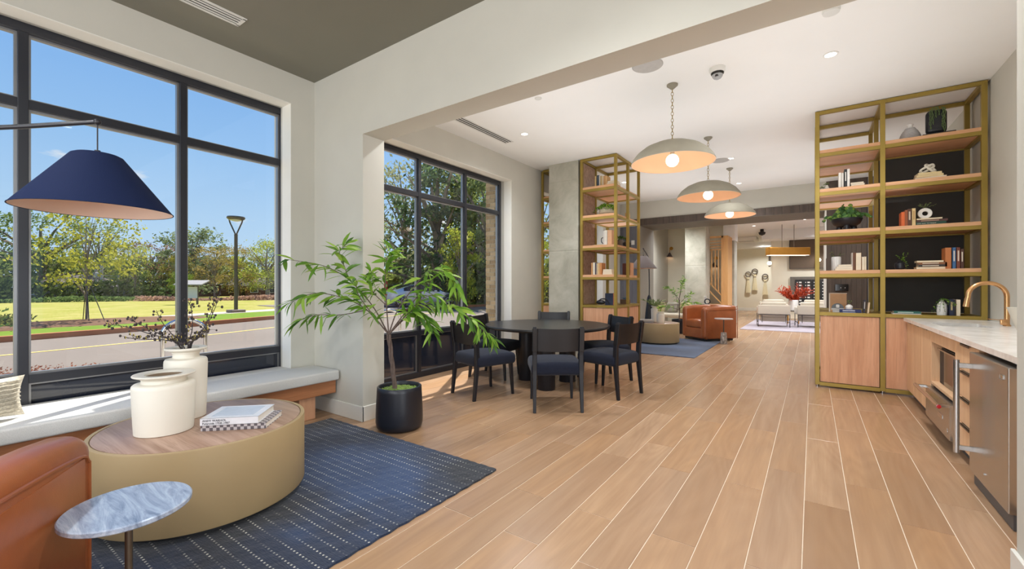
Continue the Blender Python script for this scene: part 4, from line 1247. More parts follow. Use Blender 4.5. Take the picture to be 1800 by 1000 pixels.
def plant_in(t, rs, n, L, ll, lw, zc, mat_, spread=1.0, up=.8, nl=9, r0=.0, droop=.35):
    f = MB(); st = MB()
    for i in range(n):
        a = 2 * PI * i / n + rs.uniform(-.3, .3)
        sprig(f, (r0 * math.cos(a), r0 * math.sin(a), zc), (math.cos(a) * spread, math.sin(a) * spread, up * rs.uniform(.4, 1.3)), L * rs.uniform(.6, 1.1), nl, lw, rs, ll, st, droop)
    o = f.build('foliage', M[mat_], t, smooth=True); st.build('stems', M['twig'], t)
    return o
rs = random.Random(9)
Fy = YA + .0
G = 'books on the right brass bookcase'
# --- left bay, second board from the top
z = ztop(4)
t = thing('bud_vase', 'tiny grey cone vase with a succulent on the left bay board of the right bookcase', 'vase', (.152, Fy + .10, z))
b = MB(); b.lathe([(.030, 0), (.031, .004), (.016, .05), (.010, .062), (.008, .064)], n=24); b.build('body', cmat((206, 200, 190)), t, smooth=True)
plant_in(t, rs, 7, .045, .022, .012, .062, 'leaf_grey', up=1.2, nl=4)
t = thing('succulent', 'small grey-green succulent at the left end of the third highest board', 'plant', (.098, Fy + .07, z))
b = MB(); b.lathe([(.018, 0), (.024, .018), (.022, .02)], n=16); b.build('pot', cmat((190, 186, 176)), t, smooth=True)
plant_in(t, rs, 9, .035, .022, .013, .018, 'leaf_grey', up=1.3, nl=4)
book('thin dark closed book lying behind the tiny cone vase', .21, Fy + .12, z, .10, .025, .16, (96, 70, 56), True)
for lab, x, w, h, c in (('white upright book at the left of the black striped one', .282, .024, .19, (232, 228, 220)), ('narrow white book between a white one and the black striped one', .308, .020, .185, (222, 216, 208)),
                        ('black upright book with white spine band between white books', .338, .027, .225, (40, 40, 44)), ('tall white upright book right of the black striped one', .366, .024, .225, (236, 232, 226))):
    book(lab, x, Fy + .04, z, w, h, .17, c, group=G, band=(220, 216, 208) if c[0] < 60 else None)
book('white book lying flat as the lower one beside the four uprights', .455, Fy + .04, z, .135, .030, .17, (236, 232, 224), True, group=G, pages_front=True)
book('thin white and black edged book lying flat on the lower white one', .450, Fy + .045, z + .0305, .130, .022, .16, (60, 58, 60), True, group=G, pages_front=True)
# --- left bay, footed bowl with trailing plant
z = ztop(3)
t = thing('planter_bowl', 'footed charcoal bowl with a round-leaved trailing plant', 'plant', (.355, Fy + .19, z))
b = MB(); b.lathe([(.02, .045), (.09, .05), (.135, .08), (.158, .13), (.160, .150), (.154, .152), (.148, .140), (.02, .135)], n=48); b.build('bowl', M['pot_black'], t, smooth=True)
for k in range(3):
    a = k * 2.09 + .5
    b = MB(); b.lathe([(.030, 0), (.036, .02), (.030, .062)], (math.cos(a) * .085, math.sin(a) * .085, 0), 16); b.build('foot', M['pot_black'], t, smooth=True)
f = MB()
def disc_leaf(f, c, nrm, r):
    nrm = Vector(nrm).normalized(); a = nrm.orthogonal().normalized(); b_ = nrm.cross(a); c = Vector(c)
    n = 9
    f.add([c + nrm * -.002] + [c + (a * math.cos(2 * PI * i / n) + b_ * math.sin(2 * PI * i / n)) * r * (.75 if i == 0 else 1) + nrm * .003 for i in range(n)], [(0, i + 1, (i + 1) % n + 1) for i in range(n)])
for i in range(170):
    a = rs.uniform(0, 2 * PI); e_ = rs.random()
    rr = .015 + .135 * math.sqrt(e_); zz = .150 + .175 * (1 - e_) * rs.uniform(.3, 1.1)
    disc_leaf(f, (math.cos(a) * rr, math.sin(a) * rr, zz), (math.cos(a) * .8 + rs.uniform(-.5, .5), math.sin(a) * .8 - .4, rs.uniform(.1, 1)), rs.uniform(.018, .031))
for sx, n_ in ((-1, 16), (1, 16)):
    for i in range(n_):
        u = i / n_
        disc_leaf(f, (sx * (.13 + .11 * u), -.06 + rs.uniform(-.03, .03), .165 - .035 * u + .03 * math.sin(u * 3) + rs.uniform(-.02, .02)), (sx * .3, -1, .5), rs.uniform(.014, .022))
f.build('foliage', M['leaf_dark'], t, smooth=False)
# --- left bay, fourth board
z = ztop(2)
book('thin dark brown upright book at the left end beside the ribbed white vase', .152, Fy + .12, z, .014, .16, .14, (84, 66, 58), group=G)
t = thing('ribbed_vase', 'white ribbed cylinder vase with a thin olive sprig', 'vase', (.252, Fy + .225, z))
b = MB(); n = 64
vs = []; P = [(.92, 0), (1, .006), (1, .168), (.93, .180), (.86, .182), (.84, .10)]
for (k, zz) in P:
    for i in range(n):
        r_ = .050 * k * (1 + (.035 if i % 4 < 2 else -.02)); a = 2 * PI * i / n
        vs.append((r_ * math.cos(a), r_ * math.sin(a), zz))
b.add(vs, [(k * n + i, k * n + (i + 1) % n, (k + 1) * n + (i + 1) % n, (k + 1) * n + i) for k in range(len(P) - 1) for i in range(n)] + [tuple(reversed(range(n))), tuple(5 * n + i for i in range(n))])
b.build('body', M['ceramic_white'], t, smooth=True)
f = MB(); st = MB()
for a_ in (-.8, -.4, .5, .9): sprig(f, (0, 0, .15), (a_, -.2, 1.0), .11, 7, .010, rs, .026, st)
f.build('foliage', M['leaf_grey'], t, smooth=True); st.build('stems', M['twig'], t)
for k, (w, lab) in enumerate(((.178, 'white book at the bottom of the three below the ribbed vase'), (.165, 'white book in the middle of the three beside the ribbed vase'), (.135, 'white book at the top of the three beside the ribbed vase'))):
    book(lab, .318 + k * .006, Fy + .03, z + k * .0245, w, .0235, .13 - .01 * k, (234, 228, 218), True, group=G, pages_front=True)
for lab, x, w, h, c, pf in (('grey-white thin upright book left of the brown one', .402, .012, .215, (190, 182, 172), False), ('dark brown upright book next to the honey coloured thick book', .420, .022, .215, (110, 72, 50), False),
                            ('thick honey coloured upright book with its page edges outward', .463, .052, .215, (206, 150, 90), True), ('cream upright book right of the honey coloured thick one', .508, .026, .165, (222, 200, 160), True), ('pale narrow upright book at the right end of the row', .530, .014, .165, (226, 214, 190), True)):
    book(lab, x, Fy + .04, z, w, h, .16, c, group=G, pages_front=pf)
# --- left bay, lowest level
z = ztop(1)
t = thing('square_frame', 'square tan framed board standing behind the half-round clock', 'decoration', (.275, Fy + .28, z))
b = MB(); b.box(-.085, 0, 0, .085, .03, .235); b.build('board', cmat((204, 156, 112)), t)
b = MB(); b.box(-.097, .0, 0, -.085, .035, .24); b.box(-.097, 0, .235, .09, .035, .243); b.build('edge', cmat((228, 214, 196)), t)
t = thing('mantel_clock', 'half-round dark marble clock with a small white block in front', 'clock', (.262, Fy + .14, z))
b = MB(); b.prism([(math.cos(a) * .062, math.sin(a) * .062) for a in [PI * i / 18 for i in range(19)]], -.02, .02, M4=Matrix.Translation((0, 0, .052)) @ Matrix.Rotation(PI / 2, 4, 'X')); b.build('half_disc', cmat((58, 62, 62), .3), t)
b = MB(); b.box(-.066, -.026, .034, .066, .026, .052); b.box(-.05, -.02, 0, .05, .02, .034); b.build('base', cmat((190, 184, 178), .4), t)
b = MB(); b.rbox(-.018, -.034, .056, .018, -.022, .098, .004, 2); b.build('block', cmat((206, 202, 198), .4), t)
book('navy closed book at the bottom under the small lidded jar', .385, Fy + .02, z, .215, .016, .15, (34, 44, 82), True, group=G, band=(150, 160, 190))
book('navy book with white spine lettering band under the small lidded jar', .383, Fy + .025, z + .0165, .210, .026, .145, (36, 46, 96), True, group=G, band=(206, 210, 222))
t = thing('lidded_jar', 'small white squat jar with brown stripe and a green sprig', 'vase', (.375, Fy + .09, z + .043))
b = MB(); b.lathe([(.034, 0), (.037, .004), (.037, .016)], n=28); b.build('base', M['ceramic_white'], t, smooth=True)
b = MB(); b.lathe([(.0365, .016), (.0365, .020)], n=28); b.build('stripe', cmat((112, 74, 54)), t, smooth=True)
b = MB(); b.lathe([(.037, .020), (.037, .038), (.028, .050), (.012, .060), (.008, .062)], n=28); b.build('lid', M['ceramic_white'], t, smooth=True)
f = MB(); st = MB()
for a_ in (0, .5, -.3): sprig(f, (0, 0, .06), (a_, 0, 1), .05, 5, .012, rs, .022, st)
f.build('foliage', M['leaf_grey'], t, smooth=True); st.build('stems', M['twig'], t)
book('slim dark upright book standing at the right end of the lowest left level', .515, Fy + .03, z, .017, .165, .13, (52, 50, 62), group=G, band=(190, 186, 180), lean=R(3))
book('slim cream book leaning beside the slim dark one', .552, Fy + .03, z, .016, .135, .13, (222, 196, 160), group=G, lean=R(5))

# --- right bay, top board
z = ztop(5)
t = thing('striped_vase', 'squat grey and white striped vase with short white neck on the highest board', 'vase', (.945, Fy + .15, z))
prof = [(.075, .0), (.092, .006)]
for i in range(15):
    zz = .010 + i * .0085; prof += [(.095 - .00022 * i * i, zz), (.0985 - .00024 * i * i, zz + .004)]
b = MB(); b.lathe(prof + [(.045, .145), (.028, .152)], n=44)
st_ = NG('striped_glaze')
sx_ = st_.n('ShaderNodeSeparateXYZ', {0: st_.n('ShaderNodeTexCoord').outputs['Object']}).outputs['Z']
st_.bsdf(st_.mix(st_.math('GREATER_THAN', st_.math('FRACT', st_.math('MULTIPLY', sx_, 1 / .0145)), .5), s2l((140, 140, 150)), s2l((222, 220, 216))), .55)
b.build('body', st_.m, t, smooth=True)
b = MB(); b.lathe([(.026, .150), (.024, .165), (.034, .188), (.032, .190), (.022, .168)], n=28); b.build('neck', M['ceramic_white'], t, smooth=True)
t = thing('oval_planter', 'black rounded planter with hanging string-of-pearls on the highest board', 'plant', (1.165, Fy + .14, z + .0255))
b = MB()
for s_ in range(1):
    b.rbox(-.090, -.055, 0, .090, .055, .285, .054, 7)
b.build('pot', M['pot_black'], t, smooth=True)
f = MB()
for k, (xx, L_, y_) in enumerate(((-.058, .25, -.066), (-.040, .21, -.075), (-.014, .15, -.07), (.012, .12, -.07), (.044, .28, -.068), (.058, .33, -.075), (.0, .07, -.078))):
    for i in range(int(L_ / .008)):
        u = i * .008
        zz = .315 - .02 * (xx / .07) ** 2 - u + .0
        f.sphere((xx + .006 * math.sin(u * 40 + k) + (.03 * max(0, u - .28) * 6 if k == 6 else 0), y_ * min(1, .3 + u / .05) - .012 * (u > .28), zz), rs.uniform(.0036, .0052), 5, 4)
        f.sphere((xx + .008 * math.cos(u * 55 + k), y_ * min(1, .3 + u / .05) + .005, zz - .004), rs.uniform(.003, .0045), 5, 4)
f.build('trailing_pearls', M['leaf_pearl'], t, smooth=True)
book('flat black book under the black oval planter on the highest board', 1.175, Fy + .04, z, .27, .0235, .19, (44, 38, 38), True, group=G, pages_front=False, band=(120, 96, 60))
# --- second board
z = ztop(4)
for k, (w, lab, x) in enumerate(((.265, 'wide cream paper book at the bottom under the knot sculpture', 1.105), (.225, 'cream paper book in the middle under the knot sculpture', 1.10), (.20, 'cream paper book at the top under the knot sculpture', 1.10))):
    book(lab, x, Fy + .05, z + k * .026, w, .0255, .16, (226, 206, 158), True, rz=R((-3, 2, 5)[k]), group=G, pages_front=(k == 0))
t = thing('knot_sculpture', 'cream stone knot sculpture resting on the stack of cream books', 'sculpture', (1.10, Fy + .13, z + .0785))
b = MB()
Mx = Matrix.Rotation(R(28), 4, 'Y')
def link_(M4, w, h, th):
    q = MB()
    pts = []
    for i in range(28):
        a = 2 * PI * i / 28
        cx_, sx2 = math.cos(a), math.sin(a)
        pts.append(M4 @ Vector(((abs(cx_) ** .55) * math.copysign(1, cx_) * w, 0, (abs(sx2) ** .55) * math.copysign(1, sx2) * h)))
    q.tube(pts, th, 8, closed=True); return q
link_(Matrix.Translation((-.012, 0, .056)) @ Matrix.Rotation(R(-30), 4, 'Y') @ Matrix.Rotation(R(30), 4, 'X'), .062, .022, .0125).build('link', M['ceramic'], t, smooth=True)
link_(Matrix.Translation((.015, 0, .058)) @ Matrix.Rotation(R(48), 4, 'Y') @ Matrix.Rotation(R(-50), 4, 'X'), .056, .024, .0125).build('link', M['ceramic'], t, smooth=True)
# --- third board
z = ztop(3)
for lab, x, w, h, c, pf in (('bright orange upright book at the left end of its row', .868, .030, .165, (214, 104, 52), False), ('rust brown upright book next to the orange one', .896, .024, .185, (150, 84, 52), False),
                            ('dark brown upright book with pale marks between rust and cream books', .925, .031, .195, (96, 62, 46), False), ('cream upright book right of the dark brown one', .961, .030, .200, (222, 194, 140), False)):
    book(lab, x, Fy + .03, z, w, h, .16, c, group=G, band=(206, 190, 170) if c[0] == 96 else (190, 150, 96) if c[0] == 222 else None)
t1 = book('dark green flat book with pale title at the bottom of the stack', 1.105, Fy + .03, z, .250, .034, .17, (38, 74, 62), True, group=G)
text('spine_title', 'GIVE WAY TO NIGHT', .0165, (-.118, -.0008, .011), (R(90), 0, 0), cmat((214, 210, 196)), t1)
book('dark plum flat book in the middle of the stack', 1.115, Fy + .035, z + .0345, .255, .026, .165, (84, 52, 50), True, group=G, band=(170, 140, 120))
book('cream flat book on top of the stack under the ring vase', 1.093, Fy + .03, z + .061, .215, .016, .15, (226, 202, 154), True, group=G, pages_front=True)
t = thing('ring_vase', 'white ring-shaped vase with yellow-green sprigs on the stacked books', 'vase', (1.068, Fy + .12, z + .0775))
b = MB()
ns = 36; vs = []
for i in range(ns):
    a = 2 * PI * i / ns
    for (dr, dy) in ((-.017, -.018), (.014, -.022), (.019, -.016), (.019, .016), (.014, .022), (-.017, .018)):
        rr = .043 + dr
        vs.append((math.cos(a) * rr, dy, .062 + math.sin(a) * rr))
b.add(vs, [(i * 6 + k, i * 6 + (k + 1) % 6, ((i + 1) % ns) * 6 + (k + 1) % 6, ((i + 1) % ns) * 6 + k) for i in range(ns) for k in range(6)])
b.build('ring', M['ceramic_white'], t, smooth=True)
f = MB(); st = MB()
for a_, L_ in ((-.9, .07), (-.5, .08), (.0, .05), (.5, .08), (1.6, .10), (-1.2, .06), (.2, .06)): sprig(f, (0, 0, .122), (a_, 0, .9), L_, 8, .010, rs, .020, st)
f.build('foliage', M['leaf_grey'], t, smooth=True); st.build('stems', M['twig'], t)
# --- fourth board
z = ztop(2)
t = thing('black_vase', 'small black ribbed pot with a trailing green sprig', 'plant', (.855, Fy + .12, z))
b = MB(); b.lathe([(.034, 0), (.050, .012), (.056, .045), (.050, .078), (.030, .088), (.022, .092), (.024, .105)], n=30); b.build('pot', M['pot_black'], t, smooth=True)
f = MB(); st = MB()
for a_, d_, L_ in ((-.6, .1, .10), (.5, .0, .11), (.1, .1, .12), (.2, 1.6, .17), (.35, 1.5, .15), (.0, .3, .08)): sprig(f, (.012, -.02, .095), (a_, -.5, 1.0), L_, 12, .013, rs, .022, st, d_)
f.build('foliage', M['leaf'], t, smooth=True); st.build('stems', M['twig'], t)
for k, (x, w, h, c, pf, lab) in enumerate(((1.115, .268, .024, (226, 188, 130), True, 'tan page-edged flat book at the bottom of the four-book stack'), (1.118, .235, .027, (60, 54, 52), False, 'charcoal flat book with pale lettering band, second from the bottom of four'),
                                          (1.118, .235, .024, (134, 86, 54), False, 'brown flat book, third from the bottom of four'), (1.098, .225, .020, (222, 198, 152), True, 'cream flat book on top of the four-book stack'))):
    book(lab, x, Fy + .03, z + (0, .0245, .052, .0765)[k], w, h, .16, c, True, group=G, pages_front=pf, band=(206, 196, 180) if k in (1, 2) else None)
for lab, x, w, h, c in (('large copper brown upright book right of the four-book stack', 1.245, .048, .235, (190, 116, 66)), ('blue upright book between copper brown and maroon books', 1.292, .026, .235, (62, 104, 150)),
                        ('maroon upright book right of the blue one', 1.325, .026, .235, (120, 64, 48)), ('dark brown upright book at the right end of its row', 1.355, .022, .215, (84, 56, 46))):
    book(lab, x, Fy + .03, z, w, h, .17, c, group=G, band=(216, 206, 190) if w < .04 else None)
# --- lowest level, right bay
z = ztop(1)
book('white thin book lying under the teal one on the lowest right level', .90, Fy + .02, z, .245, .014, .16, (216, 206, 200), True, group=G)
book('teal flat book with pale lettering on the lowest right level', .905, Fy + .022, z + .0145, .235, .024, .155, (52, 104, 96), True, group=G, band=(200, 216, 206))
t = thing('bottle_vase', 'white bottle vase with a vine trailing down its left side', 'vase', (1.205, Fy + .09, z))
b = MB(); b.lathe([(.034, 0), (.042, .006), (.045, .08), (.040, .125), (.020, .155), (.013, .165), (.013, .180), (.016, .184), (.011, .182)], n=32); b.build('body', M['ceramic_white'], t, smooth=True)
f = MB(); st = MB()
for i in range(7): sprig(f, (0, -.01, .18), (-.8 + .25 * i, -1, .3), .16, 14, .014, rs, .022, st, 1.1 if i < 4 else .7)
f.build('foliage', M['leaf'], t, smooth=True); st.build('stems', M['twig'], t)
book('navy upright book with cream lettering beside the white bottle vase', 1.272, Fy + .03, z, .034, .185, .15, (34, 40, 66), group=G, band=(206, 190, 140))
book('black upright book between the navy one and the cream one', 1.296, Fy + .03, z, .012, .182, .15, (40, 38, 40), group=G)
book('cream page-edged upright book at the far right of the lowest level', 1.325, Fy + .03, z, .032, .185, .15, (214, 190, 164), group=G, pages_front=True)

# --- left bookcase
G2 = 'books on the left brass bookcase'
Fy = LYA + .0
z = ztop(5)
for k, (x, w, h, c, lab) in enumerate(((-3.125, .026, .215, (216, 186, 130), 'yellow-cream upright book at the left end of the highest left board'), (-3.078, .038, .225, (70, 82, 96), 'slate blue upright book on the highest left board'), (-3.046, .018, .215, (222, 214, 200), 'white thin upright book right of the slate blue one'),
                                      (-3.018, .026, .205, (196, 170, 120), 'tan upright book, middle of the highest left row'), (-2.990, .022, .200, (226, 212, 184), 'cream upright book right of the middle tan one'), (-2.962, .022, .20, (204, 160, 110), 'honey upright book second from the right of its row'), (-2.930, .032, .195, (220, 176, 120), 'thick honey upright book at the right end of its row'))):
    book(lab, x, Fy + .16, z, w, h, .16, c, group=G2)
for k, (w, lab) in enumerate(((.20, 'tan flat book at the bottom of the highest left stack'), (.18, 'cream flat book in the middle of the highest left stack'), (.16, 'cream flat book near the top of the highest left stack'))):
    book(lab, -2.80, Fy + .10, z + k * .027, w, .0265, .15, ((208, 164, 110), (224, 204, 164), (230, 222, 206))[k], True, group=G2, pages_front=True)
z = ztop(4)
t = thing('potted_plant', 'leafy green plant in a round beige pot on the left bookcase', 'plant', (-2.955, Fy + .22, z))
b = MB(); b.lathe([(.06, 0), (.09, .01), (.118, .05), (.112, .10), (.09, .125), (.094, .145), (.088, .147), (.08, .13)], n=40); b.build('pot', cmat((196, 184, 160)), t, smooth=True)
plant_in(t, rs, 34, .17, .055, .032, .14, 'leaf', spread=1.0, up=1.1, nl=8, r0=.04, droop=.95)
book('small tan block-like book standing behind the trailing plant', -2.76, LYB + .12, z, .05, .10, .12, (206, 166, 116), group=G2)
z = ztop(3)
t = thing('handled_jug', 'round pale jug with handle on the third left board', 'vase', (-3.02, LYB - .10, z))
b = MB(); b.lathe([(.06, 0), (.08, .01), (.085, .09), (.07, .15), (.06, .19), (.056, .192), (.05, .15)], n=32); b.build('body', cmat((196, 196, 198)), t, smooth=True)
b = MB(); b.tube(bez([(-.06, 0, .17), (-.12, 0, .17), (-.125, 0, .10), (-.082, 0, .06)], 6), .008, 8); b.build('handle', M['black_metal'], t, smooth=True)
book('thin tan book lying flat in front of the pale handled jug', -3.06, Fy + .16, z, .20, .024, .15, (206, 176, 128), True, group=G2)
book('wide white upright book left of the big salmon tan one', -2.885, Fy + .05, z, .045, .25, .18, (230, 224, 212), group=G2)
book('big salmon tan upright book on the third left board', -2.818, Fy + .05, z, .075, .25, .18, (226, 176, 136), group=G2)
book('white upright book left of the wide white one', -2.925, Fy + .06, z, .026, .245, .17, (214, 210, 204), group=G2)
t = thing('black_vase', 'squat black vase on the third board, back half of the left bookcase', 'vase', (-2.80, LYB + .26, z))
b = MB(); b.lathe([(.05, 0), (.075, .02), (.078, .09), (.05, .12), (.03, .13), (.032, .165), (.038, .17)], n=30); b.build('body', M['pot_black'], t, smooth=True)
t = thing('trailing_ivy', 'dark trailing ivy hanging at the third left board', 'plant', (-2.95, LYB + .32, z))
b = MB(); b.lathe([(.05, 0), (.06, .15), (.055, .16)], n=24); b.build('pot', cmat((120, 110, 100)), t, smooth=True)
plant_in(t, rs, 14, .15, .04, .028, .19, 'leaf_dark', up=1.0, nl=8, droop=.9)
z = ztop(2)
for k, (x, w, h, c, lab) in enumerate(((-3.165, .024, .21, (206, 156, 104), 'honey upright book at the left end of the fourth left board'), (-3.128, .034, .215, (232, 224, 204), 'cream upright book right of the honey one, fourth left board'), (-3.096, .020, .21, (84, 80, 92), 'charcoal upright book on the fourth left board'),
                                      (-3.068, .022, .20, (206, 190, 160), 'beige upright book right of the charcoal one'), (-3.036, .030, .205, (222, 184, 130), 'tan upright book second from the right, fourth left board'), (-3.000, .032, .205, (206, 142, 88), 'orange tan upright book at the right end, fourth left board'))):
    book(lab, x, Fy + .10, z, w, h, .17, c, group=G2)
for k in range(3):
    book(('cream flat book at the bottom of the fourth left stack', 'cream flat book in the middle of the fourth left stack', 'cream flat book at the top of the fourth left stack')[k], -2.865, Fy + .06, z + k * .030, .175 - k * .01, .0295, .15, (232, 216, 188), True, group=G2, pages_front=True)
t = thing('storage_box', 'dark red-brown square box with tan back, rear half of the left bookcase', 'box', (-2.80, LYB + .22, z))
b = MB(); b.box(-.07, 0, 0, .07, .16, .22); b.build('box_body', cmat((92, 46, 34)), t); b = MB(); b.box(.070, 0, 0, .082, .16, .23); b.build('back_board', cmat((214, 160, 120)), t)
z = ztop(1)
t = thing('notebook', 'dark blue hardcover book standing face forward on the lowest left level', 'book', (-2.905, Fy + .24, z))
b = MB(); b.box(-.075, 0, 0, .075, .02, .205); b.build('cover', cmat((44, 52, 76)), t); b = MB(); b.box(.075, -.002, 0, .082, .025, .21); b.build('spine', cmat((186, 112, 84)), t)
t = thing('leaf_sculpture', 'black curved leaf sculpture on the lowest left level', 'sculpture', (-3.02, Fy + .14, z))
b = MB(); b.sphere((0, 0, .05), .07, 20, 12, (1.2, .6, .55)); b.tube(bez([(-.06, 0, .05), (.02, -.02, .105), (.10, 0, .10), (.15, .02, .02)], 6), [.014, .016, .013, .01] * 1 + [.01] * 15, 8)
b.build('body', M['pot_black'], t, smooth=True)
t = thing('wooden_box', 'small brown wooden box with a pale cloth, lowest left level', 'box', (-2.80, LYB + .10, z))
b = MB(); b.box(-.07, 0, 0, .07, .14, .085); b.build('box_body', cmat((112, 84, 62)), t)
t = thing('blue_bowl', 'small grey-blue bowl on the brown wooden box', 'bowl', (-2.80, LYB + .17, z + .0855))
b = MB(); b.lathe([(.02, 0), (.045, .02), (.05, .04), (.044, .038), (.01, .01)], n=24); b.build('body', cmat((112, 136, 156)), t, smooth=True)

# ================================================================== KITCHEN SIDE
YK0, YK1 = 2.775, 6.655
XF = .890
t = thing('kitchen_counter', 'white quartz counter top with undermount sink along the right wall', 'counter', (XR - .3, 4.7, .875))
b = MB(); ox, oy, oz = XR - .3, 4.7, .875
sx0, sx1, sy0, sy1 = .975, 1.31, 5.50, 5.98
for (a, c_, d, e_) in ((.863, YK0, sx0, YK1), (sx1, YK0, XR - .002, YK1), (sx0, YK0, sx1, sy0), (sx0, sy1, sx1, YK1)):
    b.box(a - ox, c_ - oy, 0, d - ox, e_ - oy, .035)
b.build('slab', M['quartz'], t)
b = MB(); k = .012
b.box(sx0 - k - ox, sy0 - k - oy, -.21, sx1 + k - ox, sy1 + k - oy, -.198)
for (a, c_, d, e_) in ((sx0 - k, sy0 - k, sx0, sy1 + k), (sx1, sy0 - k, sx1 + k, sy1 + k), (sx0, sy0 - k, sx1, sy0), (sx0, sy1, sx1, sy1 + k)):
    b.box(a - ox, c_ - oy, -.20, d - ox, e_ - oy, -.0005)
b.build('sink_basin', M['steel'], t)
t = thing('sink_cabinet', 'oak base cabinet with three slab doors under the sink', 'cabinet', (XF, 5.435, 0))
b = MB(); b.box(.022, 0, .10, .64, 1.215, .64); b.box(.022, 0, .64, .06, 1.215, .872); b.box(.022, 0, .64, .64, .02, .872); b.build('carcass', M['oak_cab'], t)
for (a, c_) in ((.004, .385), (.389, .815), (.819, 1.213)):
    b = MB(); b.rbox(0, a, .10, .021, c_, .862, .002, 1); d = b.build('door', M['oak_cab'], t)
    b = MB(); b.box(-.012, (a + c_) / 2 - .09, .862, .021, (a + c_) / 2 + .09, .868); b.build('edge_pull', M['bronze'], d)
b = MB(); b.box(.06, 0, 0, .62, 1.215, .099); b.build('toe_kick', M['toekick'], t)
t = thing('microwave_cabinet', 'oak cabinet with an open niche for the microwave', 'cabinet', (XF, 4.59, 0))
b = MB()
b.box(0, 0, .385, .60, .02, .87); b.box(0, .815, .385, .60, .84, .87); b.box(0, .02, .77, .60, .815, .87); b.box(0, .02, .385, .60, .815, .412); b.box(.58, .02, .412, .60, .815, .77)
b.build('niche_frame', M['oak_cab'], t, bevel=.002)
b = MB(); b.box(.06, 0, 0, .62, .84, .085); b.build('toe_kick', M['toekick'], t)
t = thing('microwave', 'built-in dark glass microwave set back in the oak niche', 'microwave', (XF + .045, 4.64, .4125))
b = MB(); b.rbox(.01, 0, 0, .46, .70, .315, .006, 2); b.build('body', M['dark_plastic'], t)
b = MB(); b.box(0, .0, .004, .0099, .56, .300); b.build('door_glass', M['black_gloss'], t); b = MB(); b.box(0, .565, .004, .0099, .70, .300); b.build('control_panel', M['dark_plastic'], t)
b = MB(); b.tube([(-.02, .03, .308), (-.02, .67, .308)], .007, 8); b.build('handle', M['steel'], t, smooth=True)
b = MB(); b.box(-.0012, .10, .022, -.0002, .17, .030); b.build('badge', M['chrome'], t)
t = thing('warming_drawer', 'stainless steel drawer appliance with bar handle and red medallion', 'drawer', (XF - .015, 4.55, .095))
b = MB(); b.box(.035, .045, 0, .55, .875, .285); b.build('housing', M['dark_plastic'], t)
b = MB(); b.rbox(-.02, .036, 0, .034, .875, .270, .004, 2); b.build('drawer_front', M['steel'], t)
b = MB(); b.tube([(-.085, .0, .263), (-.085, .90, .263)], .016, 16); b.build('handle_bar', M['chrome'], t, smooth=True)
for y in (.05, .86):
    b = MB(); b.rbox(-.085, y - .012, .250, -.015, y + .012, .276, .004, 2); b.build('handle_bracket', M['chrome'], t)
b = MB(); b.lathe([(.014, 0), (.014, .003), (.010, .004)], n=24, M4=Matrix.Translation((-.085, .0, .263)) @ Matrix.Rotation(PI / 2, 4, 'X')); b.build('red_medallion', cmat((186, 28, 40), .3), t, smooth=True)
b = MB(); b.rbox(-.0225, .25, .115, -.0205, .40, .145, .002, 1, ); b.build('name_plate', M['chrome'], t)
b = MB(); b.lathe([(.025, 0), (.025, .002)], n=24, M4=Matrix.Translation((-.020, .12, .055)) @ Matrix.Rotation(-PI / 2, 4, 'Y')); b.build('round_seal', M['chrome'], t)
t = thing('drawer_cabinet', 'narrow oak cabinet of four drawers beside the fridge', 'cabinet', (XF, 4.035, 0))
b = MB(); b.box(.022, 0, .10, .62, .545, .87); b.build('carcass', M['oak_cab'], t)
for (z0, z1) in ((.10, .285), (.29, .475), (.48, .665), (.67, .862)):
    b = MB(); b.rbox(0, .003, z0, .021, .542, z1, .002, 1); d = b.build('drawer_front', M['oak_cab'], t)
    b = MB(); b.box(-.014, .17, z1 - .001, .020, .38, z1 + .003); b.box(-.014, .17, z1 - .014, -.011, .38, z1 + .003); b.build('edge_pull', M['bronze'], d)
b = MB(); b.box(.06, 0, 0, .62, .545, .099); b.build('toe_kick', M['toekick'], t)
t = thing('undercounter_fridge', 'stainless steel undercounter fridge with long vertical bar handle', 'fridge', (XF, 3.335, 0))
b = MB(); b.box(.03, .0, .10, .62, .67, .862); b.build('cabinet_body', M['dark_plastic'], t)
b = MB(); b.rbox(-.052, -.01, .085, .026, .665, .850, .005, 2); b.build('door', M['steel'], t)
b = MB(); b.tube([(-.125, .60, .20), (-.125, .60, .80)], .0155, 20); b.build('handle_bar', M['chrome'], t, smooth=True)
for z in (.235, .765):
    b = MB(); b.rbox(-.125, .590, z - .016, -.05, .610, z + .016, .003, 2); b.build('handle_bracket', M['chrome'], t)
b = MB(); b.rbox(-.0545, .05, .775, -.0525, .10, .800, .004, 2); b.build('badge', M['chrome'], t)
b = MB(); b.cyl((0, 0, 0), .007, .006, 16, M4=Matrix.Translation((-.052, .36, .16)) @ Matrix.Rotation(-PI / 2, 4, 'Y')); b.build('door_lock', M['chrome'], t, smooth=True)
for z in (.17, .68):
    for dz in (0, .018):
        b = MB(); b.cyl((0, 0, 0), .006, .006, 12, M4=Matrix.Translation((0, -.010, z + dz)) @ Matrix.Rotation(PI / 2, 4, 'X')); b.build('hinge_screw', M['chrome'], t, smooth=True)
b = MB(); b.box(-.03, .0, .0, .60, .665, .082); b.build('toe_grille', M['toekick'], t)
t = thing('filler_cabinet', 'narrow oak filler panel with drawers between the fridge and the pier', 'cabinet', (XF, 2.78, 0))
b = MB(); b.box(.022, 0, .10, .62, .53, .87); b.build('carcass', M['oak_cab'], t)
for (z0, z1) in ((.10, .285), (.29, .475), (.48, .665), (.67, .862)):
    b = MB(); b.rbox(0, .003, z0, .021, .527, z1, .002, 1); b.build('drawer_front', M['oak_cab'], t)
b = MB(); b.box(.06, 0, 0, .62, .53, .099); b.build('toe_kick', M['toekick'], t)
